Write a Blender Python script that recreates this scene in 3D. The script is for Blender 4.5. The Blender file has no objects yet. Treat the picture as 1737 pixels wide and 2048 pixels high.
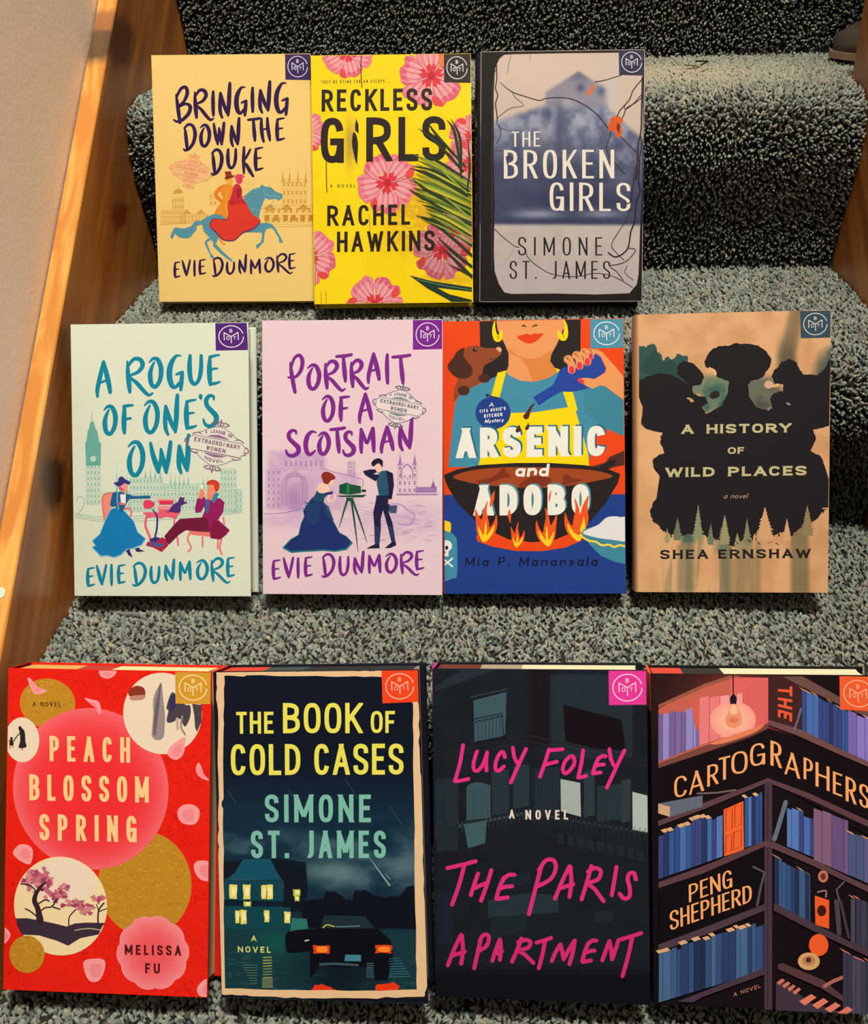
import bpy, math, random
import numpy as np
from mathutils import Vector, Matrix
from mathutils.geometry import tessellate_polygon

# ------------------------------------------------------------------ camera
SC = bpy.context.scene
COL = SC.collection
IW, IH = 1737, 2048
FPX, TH, PS, RO = 2105.627, 0.529585, -0.078882, -0.035618
CAM = np.array([0.371895, -1.036024, 0.323013])
fw = np.array([math.sin(PS)*math.cos(TH), math.cos(PS)*math.cos(TH), -math.sin(TH)])
r0 = np.array([math.cos(PS), -math.sin(PS), 0.0])
u0 = np.cross(r0, fw)
rt = math.cos(RO)*r0 + math.sin(RO)*u0
up = -math.sin(RO)*r0 + math.cos(RO)*u0
cd = bpy.data.cameras.new('camera')
cam = bpy.data.objects.new('camera', cd)
COL.objects.link(cam)
cd.sensor_fit = 'VERTICAL'
cd.sensor_height = 24.0
cd.lens = FPX/IH*24.0
cd.clip_start = 0.01
M = Matrix.Identity(4)
for i in range(3):
    M[i][0], M[i][1], M[i][2], M[i][3] = rt[i], up[i], -fw[i], CAM[i]
cam.matrix_world = M
SC.camera = cam

# ------------------------------------------------------------------ light
world = bpy.data.worlds.new('room_air')
SC.world = world
world.use_nodes = True
world.node_tree.nodes['Background'].inputs[0].default_value = (1.0, 0.92, 0.78, 1)
world.node_tree.nodes['Background'].inputs[1].default_value = 0.07
ld = bpy.data.lights.new('ceiling_lamp', 'AREA')
ld.shape = 'DISK'
ld.size = 0.5
ld.energy = 135
ld.color = (1.0, 0.90, 0.66)
lamp = bpy.data.objects.new('ceiling_lamp', ld)
COL.objects.link(lamp)
lamp.location = (0.60, -1.1, 3.1)
lamp.rotation_euler = (Vector((0.3, -0.25, 0.0)) - Vector(lamp.location)).to_track_quat('-Z', 'Y').to_euler()
vs = SC.view_settings
SC.display_settings.display_device = 'sRGB'
vs.view_transform = 'Standard'
vs.look = 'None'
vs.gamma = 1
vs.use_curve_mapping = False
vs.exposure = 0.0
# light that reaches a leaning cover, used to turn colours seen in the room into ink colours
KLIT = (1.14, 0.97, 0.655)

# ------------------------------------------------------------------ helpers
def lin(c):
    c = np.asarray(c, float)/255.0
    return np.where(c <= 0.04045, c/12.92, ((c+0.055)/1.055)**2.4)

def ink(c, k=1.0):
    return np.clip(lin(c)/np.array(KLIT)/k, 0.0, 0.93)

def tag(o, label=None, cat=None, group=None, kind=None):
    if label: o['label'] = label
    if cat: o['category'] = cat
    if group: o['group'] = group
    if kind: o['kind'] = kind
    return o

def mesh_obj(name, verts, faces, mats, parent=None, cols=None, smooth=False, fmat=None):
    me = bpy.data.meshes.new(name)
    me.from_pydata([tuple(v) for v in verts], [], faces)
    for m in (mats if isinstance(mats, (list, tuple)) else [mats]):
        me.materials.append(m)
    if cols is not None:      # one colour per vertex
        at = me.color_attributes.new('ink', 'FLOAT_COLOR', 'POINT')
        a = np.ones((len(verts), 4), np.float32)
        a[:, :3] = cols
        at.data.foreach_set('color', a.ravel())
    if fmat is not None:
        me.polygons.foreach_set('material_index', fmat)
    if smooth:
        me.polygons.foreach_set('use_smooth', [True]*len(me.polygons))
    me.update()
    o = bpy.data.objects.new(name, me)
    COL.objects.link(o)
    if parent is not None:
        o.parent = parent
    return o

def new_mat(name):
    m = bpy.data.materials.new(name)
    m.use_nodes = True
    return m, m.node_tree, m.node_tree.nodes['Principled BSDF']

def N(nt, typ, **kw):
    n = nt.nodes.new(typ)
    for k, v in kw.items():
        if k in n.inputs.keys():
            n.inputs[k].default_value = v
        else:
            setattr(n, k, v)
    return n

def ink_mat(name, rough, bump=0.05, scale=900, spec=0.5, coat=0.0):
    m, nt, b = new_mat(name)
    a = N(nt, 'ShaderNodeAttribute', attribute_name='ink')
    b.inputs['Roughness'].default_value = rough
    b.inputs['Specular IOR Level'].default_value = spec
    b.inputs['Coat Weight'].default_value = coat
    tc = N(nt, 'ShaderNodeTexCoord')
    no = N(nt, 'ShaderNodeTexNoise', Scale=scale, Detail=2.0)
    mx = N(nt, 'ShaderNodeMix', data_type='RGBA', blend_type='MULTIPLY')
    mr = N(nt, 'ShaderNodeMapRange')
    mr.inputs['To Min'].default_value = 0.93
    mr.inputs['To Max'].default_value = 1.05
    mx.inputs[0].default_value = 1.0
    nt.links.new(tc.outputs['Object'], no.inputs['Vector'])
    nt.links.new(no.outputs['Fac'], mr.inputs['Value'])
    nt.links.new(a.outputs['Color'], mx.inputs[6])
    nt.links.new(mr.outputs['Result'], mx.inputs[7])
    nt.links.new(mx.outputs[2], b.inputs['Base Color'])
    bp = N(nt, 'ShaderNodeBump', Strength=bump, Distance=0.0005)
    nt.links.new(no.outputs['Fac'], bp.inputs['Height'])
    nt.links.new(bp.outputs['Normal'], b.inputs['Normal'])
    return m

M_MATTE = ink_mat('printed_matte_jacket', 0.62, 0.08, 1500, 0.13)
M_SATIN = ink_mat('printed_satin_jacket', 0.45, 0.05, 700, 0.14)
M_DARK = ink_mat('printed_dark_jacket', 0.5, 0.04, 900, 0.10)
M_PAGE, nt, b = new_mat('book_pages')
tc = N(nt, 'ShaderNodeTexCoord')
mp = N(nt, 'ShaderNodeMapping')
mp.inputs['Scale'].default_value = (2, 5200, 2)
no = N(nt, 'ShaderNodeTexNoise', Scale=1.0, Detail=1.0)
at = N(nt, 'ShaderNodeAttribute', attribute_name='ink')
mr = N(nt, 'ShaderNodeMapRange')
mr.inputs['To Min'].default_value = 0.86
mr.inputs['To Max'].default_value = 1.06
mx = N(nt, 'ShaderNodeMix', data_type='RGBA', blend_type='MULTIPLY')
mx.inputs[0].default_value = 1.0
nt.links.new(tc.outputs['Object'], mp.inputs['Vector'])
nt.links.new(mp.outputs['Vector'], no.inputs['Vector'])
nt.links.new(no.outputs['Fac'], mr.inputs['Value'])
nt.links.new(at.outputs['Color'], mx.inputs[6])
nt.links.new(mr.outputs['Result'], mx.inputs[7])
nt.links.new(mx.outputs[2], b.inputs['Base Color'])
b.inputs['Roughness'].default_value = 0.8

# ------------------------------------------------------------------ stairs: real sizes in metres
RISE, RUN, XL, XR = 0.1675, 0.2111, 0.0165, 0.6917
NOSE = {1: 0.004, 0: 0.008, -1: 0.018, -2: 0.008, 2: 0.0}

def profile(ks, off=0.0):
    """tread and riser outline from the top step down, as (y, z)"""
    pts = []
    for k in ks:                       # k: index of the tread, its back edge at y = k*RUN, height k*RISE
        y0, z0 = k*RUN, k*RISE
        pts += [(y0, z0), (y0 - 0.03, z0 + 0.001), (y0-RUN+0.02, z0+0.001)]
        n = NOSE.get(k, 0)
        yb = y0 - RUN
        for dy, dz in ((0.0, -0.001), (-0.012-n*.6, -0.005), (-0.022-n, -0.013), (-0.028-n, -0.026), (-0.030-n, -0.042),
                       (-0.027-n, -0.062), (-0.020-n*.6, -0.088), (-0.011, -0.118), (-0.004, -0.145), (-0.001, -RISE+0.004)):
            pts.append((yb+dy, z0+dz))
    return pts
# ------------------------------------------------------------------ printed art: shapes laid on a cover as thin ink
def catmull(P, closed=False, n=6):
    P = np.asarray(P, float)
    m = len(P)
    if m < 3:
        return P
    out = []
    rng = range(m) if closed else range(m-1)
    for i in rng:
        if closed:
            a, b, c, d = P[(i-1) % m], P[i], P[(i+1) % m], P[(i+2) % m]
        else:
            a, b, c, d = P[max(i-1, 0)], P[i], P[i+1], P[min(i+2, m-1)]
        for j in range(n):
            t = j/n
            out.append(0.5*((2*b)+(c-a)*t+(2*a-5*b+4*c-d)*t*t+(3*b-a-3*c+d)*t**3))
    if not closed:
        out.append(P[-1])
    return np.array(out)

def clip_poly(P, xmin, xmax, ymin, ymax):
    P = [tuple(p) for p in P]
    for ax, lim, sg in ((0, xmin, 1), (0, xmax, -1), (1, ymin, 1), (1, ymax, -1)):
        if not P:
            return P
        Q = []
        for i in range(len(P)):
            a, b = P[i-1], P[i]
            ia, ib = sg*(a[ax]-lim) >= 0, sg*(b[ax]-lim) >= 0
            if ia != ib:
                t = (lim-a[ax])/(b[ax]-a[ax])
                Q.append((a[0]+t*(b[0]-a[0]), a[1]+t*(b[1]-a[1])))
            if ib:
                Q.append(b)
        P = Q
    return P

def homography(src, dst):
    A = []
    for (x, y), (u, v) in zip(src, dst):
        A.append([x, y, 1, 0, 0, 0, -u*x, -u*y, -u])
        A.append([0, 0, 0, x, y, 1, -v*x, -v*y, -v])
    return np.linalg.svd(np.array(A, float))[2][-1].reshape(3, 3)

def happly(H, P):
    P = np.asarray(P, float)
    Q = np.c_[P, np.ones(len(P))] @ H.T
    return Q[:, :2]/Q[:, 2:3]

class Art:
    DZ = 7e-6
    def __init__(s, quad, w, h, k=1.0):
        """quad: the cover's corners TL TR BL BR in the units its art is drawn in"""
        s.w, s.h, s.k = w, h, k
        U = [(0, h), (w, h), (0, 0), (w, 0)]
        s.H = homography(quad, U)
        s.Hi = homography(U, quad)
        s.V, s.F, s.C, s.O = [], [], [], []
        s.n = 1
        s.fr = (0, 0, 1)
    def frame(s, x, y, sc):
        s.fr = (x, y, sc)
    def tx(s, P):
        P = np.asarray(P, float)
        return np.c_[s.fr[0]+P[:, 0]/s.fr[2], s.fr[1]+P[:, 1]/s.fr[2]]
    def face(s, L, c):
        L = clip_poly(L, 0.0004, s.w-0.0004, 0.0004, s.h-0.0004)
        if len(L) < 3:
            return
        a = 0
        for i in range(len(L)):
            a += L[i-1][0]*L[i][1]-L[i][0]*L[i-1][1]
        if abs(a) < 1e-11:
            return
        if a < 0:
            L = L[::-1]
        b = len(s.V)
        y = -s.n*s.DZ
        for p in L:
            s.V.append((p[0], y, p[1]))
            s.C.append(c)
        s.F.append(tuple(range(b, b+len(L))))
        s.O.append(s.n)
    def poly(s, P, c, smooth=False, holes=(), raw=False, up=True):
        if smooth:
            P = catmull(P, True, 5)
        c = ink(c, s.k)
        L = happly(s.H, P if raw else s.tx(P))
        loops = [[Vector((x, y, 0)) for x, y in L]]
        for h in holes:
            hl = happly(s.H, h if raw else s.tx(h))
            loops.append([Vector((x, y, 0)) for x, y in hl])
        flat = [p for l in loops for p in l]
        for t in tessellate_polygon(loops):
            s.face([(flat[i].x, flat[i].y) for i in t], c)
        s.n += 1 if up else .13
    def ell(s, cx, cy, rx, ry, c, n=28, rot=0, a0=0, a1=360):
        P = []
        for i in range(n):
            a = math.radians(a0+(a1-a0)*i/n)
            x, y = rx*math.cos(a), ry*math.sin(a)
            P.append((cx+x*math.cos(rot)-y*math.sin(rot), cy+x*math.sin(rot)+y*math.cos(rot)))
        s.poly(P, c)
    def rect(s, x0, y0, x1, y1, c):
        s.poly([(x0, y0), (x1, y0), (x1, y1), (x0, y1)], c)
    def stroke(s, P, w, c, smooth=True, caps=True, n=5, raw=False, up=True, closed=False):
        """P: points (x, y) or (x, y, relative width); w: full width"""
        P = np.array([(p[0], p[1], p[2] if len(p) > 2 else 1.0) for p in P], float)
        if smooth and len(P) > 2:
            P = catmull(P, closed, n)
            if closed:
                P = np.vstack([P, P[:1]])
        XY, R = P[:, :2], np.maximum(P[:, 2], 0.05)*w/2
        T = np.gradient(XY, axis=0)
        T /= np.maximum(np.linalg.norm(T, axis=1), 1e-9)[:, None]
        Nn = np.c_[-T[:, 1], T[:, 0]]
        A, B = XY+Nn*R[:, None], XY-Nn*R[:, None]
        c3 = ink(c, s.k)
        if not up:
            s.n += .13
        f = (lambda q: happly(s.H, q)) if raw else (lambda q: happly(s.H, s.tx(q)))
        A2, B2 = f(A), f(B)
        for i in range(len(A2)-1):
            s.face([tuple(A2[i]), tuple(A2[i+1]), tuple(B2[i+1]), tuple(B2[i])], c3)
        if caps and not closed:
            for e, sg in ((0, -1), (-1, 1)):
                a = math.atan2(T[e][1]*sg, T[e][0]*sg)
                pts = [(XY[e][0]+R[e]*math.cos(a+math.pi*(j/6-.5)), XY[e][1]+R[e]*math.sin(a+math.pi*(j/6-.5))) for j in range(7)]
                s.n += .05
                s.face([tuple(q) for q in f(pts)], c3)
        if up:
            s.n += 1
    def bg(s, fn, step=2.2e-4*4):
        nx, nz = int(s.w/step), int(s.h/step)
        xs, zs = np.linspace(0, s.w, nx+1), np.linspace(0, s.h, nz+1)
        X, Z = np.meshgrid(xs, zs)
        px = happly(s.Hi, np.c_[X.ravel(), Z.ravel()])
        c = ink(np.clip(fn(px[:, 0], px[:, 1]), 0, 255), s.k)
        b = len(s.V)
        y = -s.n*s.DZ
        s.V += [(x, y, z) for x, z in zip(X.ravel(), Z.ravel())]
        s.C += list(c)
        for j in range(nz):
            for i in range(nx):
                q = b+j*(nx+1)+i
                s.F.append((q, q+1, q+nx+2, q+nx+1))
                s.O.append(0)
        s.n += 1
    def settle(s):
        """give every printed shape the thinnest stack of ink that keeps it above what it overlaps"""
        G = 0.0009
        top = np.zeros((int(s.w/G)+2, int(s.h/G)+2))
        i, n = 0, len(s.F)
        while i < n:
            j = i
            while j < n and s.O[j] == s.O[i]:
                j += 1
            if s.O[i] != 0:
                bx = []
                for f in s.F[i:j]:
                    xs, zs = [s.V[k][0] for k in f], [s.V[k][2] for k in f]
                    bx.append((int(min(xs)/G), int(max(xs)/G)+1, int(min(zs)/G), int(max(zs)/G)+1))
                lv = max(top[a:b, c:d].max() for a, b, c, d in bx)+1
                for a, b, c, d in bx:
                    top[a:b, c:d] = lv
                for f in s.F[i:j]:
                    for k in f:
                        s.V[k] = (s.V[k][0], -(lv+1)*s.DZ, s.V[k][2])
            else:
                for f in s.F[i:j]:
                    for k in f:
                        s.V[k] = (s.V[k][0], -s.DZ, s.V[k][2])
            i = j

def sm(a, b, x):
    t = np.clip((x-a)/(b-a), 0, 1)
    return t*t*(3-2*t)

def blob(X, Y, cx, cy, rx, ry, p=2.0):
    return np.exp(-(np.abs((X-cx)/rx)**p+np.abs((Y-cy)/ry)**p))

def box(X, Y, x0, y0, x1, y1, e=2.0):
    return sm(x0-e, x0+e, X)*(1-sm(x1-e, x1+e, X))*sm(y0-e, y0+e, Y)*(1-sm(y1-e, y1+e, Y))

def vnoise(X, Y, seed=0):
    xi, yi = np.floor(X).astype(int), np.floor(Y).astype(int)
    fx, fy = X-xi, Y-yi
    fx, fy = fx*fx*(3-2*fx), fy*fy*(3-2*fy)
    def h(a, b):
        n = (a*374761393+b*668265263+seed*1442695041) & 0xffffffff
        n = ((n ^ (n >> 13))*1274126177) & 0xffffffff
        return ((n ^ (n >> 16)) & 0xffff)/65535.0
    return (h(xi, yi)*(1-fx)+h(xi+1, yi)*fx)*(1-fy)+(h(xi, yi+1)*(1-fx)+h(xi+1, yi+1)*fx)*fy

def fbm(X, Y, seed=0, o=4):
    v, a, t = 0, 0.5, 0
    for i in range(o):
        v = v+a*vnoise(X*2**i, Y*2**i, seed+i)
        t += a
        a *= .5
    return v/t

def mixc(base, c, m):
    return base*(1-m[:, None])+np.array(c, float)*m[:, None]

def flat(X, c):
    return np.tile(np.array(c, float), (len(X), 1))

# ---- letters built from strokes, 0..1 boxes, y downwards
def arc(x0, y0, x1, y1, a0, a1, n=22, p=2.7):
    out = []
    for i in range(n+1):
        a = math.radians(a0+(a1-a0)*i/n)
        c, q = math.cos(a), math.sin(a)
        out.append(((x0+x1)/2+(x1-x0)/2*math.copysign(abs(c)**(2/p), c), (y0+y1)/2+(y1-y0)/2*math.copysign(abs(q)**(2/p), q)))
    return out

def bowl(x1, y0, y1, xs=0.0):
    xc = x1*0.1
    a = arc(2*xc-x1, y0, x1, y1, -90, 90, 14, 2.8)
    return [(xs, y0)]+a+[(xs, y1)]

S_ = [(1, .27), (.95, .1), (.75, .02), (.5, 0), (.25, .02), (.05, .1), (0, .25), (.06, .37), (.28, .455), (.5, .51), (.75, .575), (.95, .65), (1, .76), (.95, .9), (.75, .98), (.5, 1), (.25, .98), (.05, .9), (0, .73)]
GL = {  # letter: (relative width, straight strokes, curved strokes)
 'A': (1.08, [[(0, 1), (.5, 0)], [(.5, 0), (1, 1)], [(.2, .7), (.8, .7)]], []),
 'B': (1, [[(0, 0), (0, 1)]], [bowl(.93, 0, .48), bowl(1, .48, 1)]),
 'C': (.97, [], [arc(0, 0, 1, 1, -22, -338, 30)]),
 'D': (1, [[(0, 0), (0, 1)]], [bowl(1, 0, 1)]),
 'E': (.84, [[(0, 0), (0, 1)], [(0, 0), (1, 0)], [(0, .48), (.85, .48)], [(0, 1), (1, 1)]], []),
 'F': (.8, [[(0, 0), (0, 1)], [(0, 0), (1, 0)], [(0, .5), (.85, .5)]], []),
 'G': (1, [[(1, .54), (1, 1)], [(.58, .54), (1, .54)]], [arc(0, 0, 1, 1, -22, -345, 30)]),
 'H': (1, [[(0, 0), (0, 1)], [(1, 0), (1, 1)], [(0, .48), (1, .48)]], []),
 'I': (0, [[(.5, 0), (.5, 1)]], []),
 'J': (.7, [[(1, 0), (1, .7)]], [[(1, .6), (1, .75)]+arc(-.2, .45, 1, 1, 10, 110, 10)]),
 'K': (1, [[(0, 0), (0, 1)], [(1, 0), (.02, .62)], [(.33, .42), (1, 1)]], []),
 'L': (.8, [[(0, 0), (0, 1)], [(0, 1), (1, 1)]], []),
 'M': (1.35, [[(0, 0), (0, 1)], [(0, 0), (.5, .85)], [(.5, .85), (1, 0)], [(1, 0), (1, 1)]], []),
 'N': (1.06, [[(0, 0), (0, 1)], [(0, 0), (1, 1)], [(1, 0), (1, 1)]], []),
 'O': (1, [], [arc(0, 0, 1, 1, 0, 360, 36)]),
 'P': (.96, [[(0, 0), (0, 1)]], [bowl(1, 0, .55)]),
 'R': (1, [[(0, 0), (0, 1)], [(.45, .52), (1, 1)]], [bowl(.97, 0, .53)]),
 'S': (.97, [], [S_]),
 'T': (.95, [[(0, 0), (1, 0)], [(.5, 0), (.5, 1)]], []),
 'U': (1, [[(0, 0), (0, .6)], [(1, 0), (1, .6)]], [[(0, .5)]+arc(0, .2, 1, 1, 175, 5, 16)+[(1, .5)]]),
 'V': (1.05, [[(0, 0), (.5, 1)], [(.5, 1), (1, 0)]], []),
 'W': (1.5, [[(0, 0), (.26, 1)], [(.26, 1), (.5, .05)], [(.5, .05), (.74, 1)], [(.74, 1), (1, 0)]], []),
 'X': (1, [[(0, 0), (1, 1)], [(1, 0), (0, 1)]], []),
 'Y': (1.05, [[(0, 0), (.5, .52)], [(1, 0), (.5, .52)], [(.5, .5), (.5, 1)]], []),
 '.': (.0, [[(.5, .97), (.5, 1)]], []),
 "'": (.0, [[(.5, 0), (.5, .2)]], []),
 ' ': (.5, [], []),
 # small letters of the slanted hands
 'a': (.9, [[(1, .42), (1, 1)]], [arc(0, .4, 1, 1, 0, 360, 20, 2.2)]),
 'n': (.9, [[(0, .42), (0, 1)]], [[(0, .62), (.3, .43), (.7, .4), (1, .55), (1, .8), (1, 1)]]),
 'd': (.9, [[(1, 0), (1, 1)]], [arc(0, .4, 1, 1, 0, 360, 20, 2.2)]),
 'i': (0, [[(.5, .42), (.5, 1)], [(.5, .1), (.5, .16)]], []),
 's': (.7, [], [[(1, .48), (.5, .4), (.05, .52), (.3, .67), (.85, .75), (.9, .92), (.4, 1), (0, .9)]]),
 'l': (0, [[(.5, 0), (.5, 1)]], []),
 'o': (.85, [], [arc(0, .4, 1, 1, 0, 360, 20, 2.2)]),
 'v': (.85, [[(0, .42), (.5, 1)], [(.5, 1), (1, .42)]], []),
 'e': (.85, [], [[(.05, .7), (.9, .66), (.85, .45), (.45, .4), (.05, .6), (.1, .9), (.5, 1), (.95, .88)]]),
 'y': (.85, [[(0, .42), (.5, 1)], [(1, .42), (.3, 1.35)]], []),
 't': (.55, [[(.5, .1), (.5, 1)], [(0, .42), (1, .42)]], []),
 'r': (.65, [[(0, .42), (0, 1)]], [[(0, .65), (.4, .43), (1, .45)]]),
}

def text(A, st, q, c, t=0.16, th=None, gap=0.16, serif=0.0, up=True, sp=None, scale=None):
    """fit a line of letters into quad q = TL, TR, BR, BL; t and th: stem and bar thickness over the height"""
    th = t if th is None else th
    q = np.array(q, float)
    Hh = (np.linalg.norm(q[3]-q[0])+np.linalg.norm(q[2]-q[1]))/2
    W = (np.linalg.norm(q[1]-q[0])+np.linalg.norm(q[2]-q[3]))/2/Hh
    ws = [GL[ch][0] for ch in st]
    nz = sum(1 for a, ch in zip(ws, st) if ch in "I.'il")
    if sp is not None:
        ws = [sp if ch == ' ' else a for a, ch in zip(ws, st)]
    bw = (W-gap*(len(st)-1)-nz*t)/max(sum(ws), .01)
    def mp(P):
        P = np.asarray(P, float)
        u, v = P[:, 0:1]/W, P[:, 1:2]
        return (q[0]*(1-u)+q[1]*u)*(1-v)+(q[3]*(1-u)+q[2]*u)*v
    x = 0.0
    c3 = ink(c, A.k)
    for ch, a in zip(st, ws):
        wd = t if ch in "I.'il" else a*bw
        sc = 1.0
        if scale and ch in scale:
            pass
        _, lines, curves = GL[ch]
        def im(p):
            return np.array([x+t/2+p[0]*(wd-t), th/2+p[1]*(1-th)])
        for L in lines:
            a0, b0 = im(L[0]), im(L[1])
            d = (b0-a0)
            ln = math.hypot(*d)
            if ln < 1e-6:
                continue
            d = d/ln
            vert, hor = abs(d[0]) < 1e-6, abs(d[1]) < 1e-6
            nn = np.array([-d[1], d[0]])
            if vert:
                off = nn*t/2; e0 = e1 = th/2
            elif hor:
                off = nn*th/2; e0 = e1 = t/2*.98
            else:
                thick = t*(0.97 if ch in 'AVWMNKXYRvy' else 1)
                if th < t and ch in 'AVWMNXYK':       # thin upstroke, thick downstroke
                    thick = t if d[0]*d[1] > 0 else th*1.15
                off = nn*thick/2*1.0
                e0 = t*1.2 if L[0][1] in (0, 1) else 0
                e1 = t*1.2 if L[1][1] in (0, 1) else 0
            p0, p1 = a0-d*e0, b0+d*e1
            Q = [p0+off, p1+off, p1-off, p0-off]
            ylim = 1.0 if ch != 'y' else 1.5
            Q = clip_poly(Q, x-.25*t if not hor else x, x+wd+(.25*t if not hor else 0), 0, ylim)
            A.n += .13
            if len(Q) > 2:
                A.face([tuple(v) for v in happly(A.H, A.tx(mp(Q)))], c3)
            if serif and not hor and ch not in "'.":
                for e in (L[0], L[1]):
                    if e[1] in (0, 1):
                        m = im(e)
                        y = 0 if e[1] == 0 else 1
                        yy = y+(th*.55 if y == 0 else -th*.55)
                        A.n += .13
                        Q = [(m[0]-t/2-serif, y), (m[0]+t/2+serif, y), (m[0]+t/2, yy), (m[0]-t/2, yy)]
                        A.face([tuple(v) for v in happly(A.H, A.tx(mp(Q)))], c3)
        for Cv in curves:
            P = np.array([im(p) for p in Cv])
            if len(P) < 21 and ch in 'Snseraod':
                P = catmull(P, False, 4)
            T = np.gradient(P, axis=0)
            T /= np.maximum(np.linalg.norm(T, axis=1), 1e-9)[:, None]
            if ch in 'Oaod' and np.allclose(P[0], P[-1], atol=1e-4):
                T[0] = T[-1] = (0, 1)
            O = np.c_[-T[:, 1]*t/2, T[:, 0]*th/2]
            A.n += .13
            Aa, Bb = happly(A.H, A.tx(mp(P+O))), happly(A.H, A.tx(mp(P-O)))
            for i in range(len(P)-1):
                A.face([tuple(Aa[i]), tuple(Aa[i+1]), tuple(Bb[i+1]), tuple(Bb[i])], c3)
        x += wd+gap
    if up:
        A.n += 1

def line(A, st, x0, x1, yt, yb, c, t=.16, slope=0.0, it=0.0, **k):
    """upright line of letters from x0 to x1; slope: rise of the line to the right; it: slant"""
    dy = slope*(x1-x0)
    sh = it*(yb-yt)
    text(A, st, [(x0+sh, yt), (x1+sh, yt+dy), (x1, yb+dy), (x0, yb)], c, t, **k)

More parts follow.
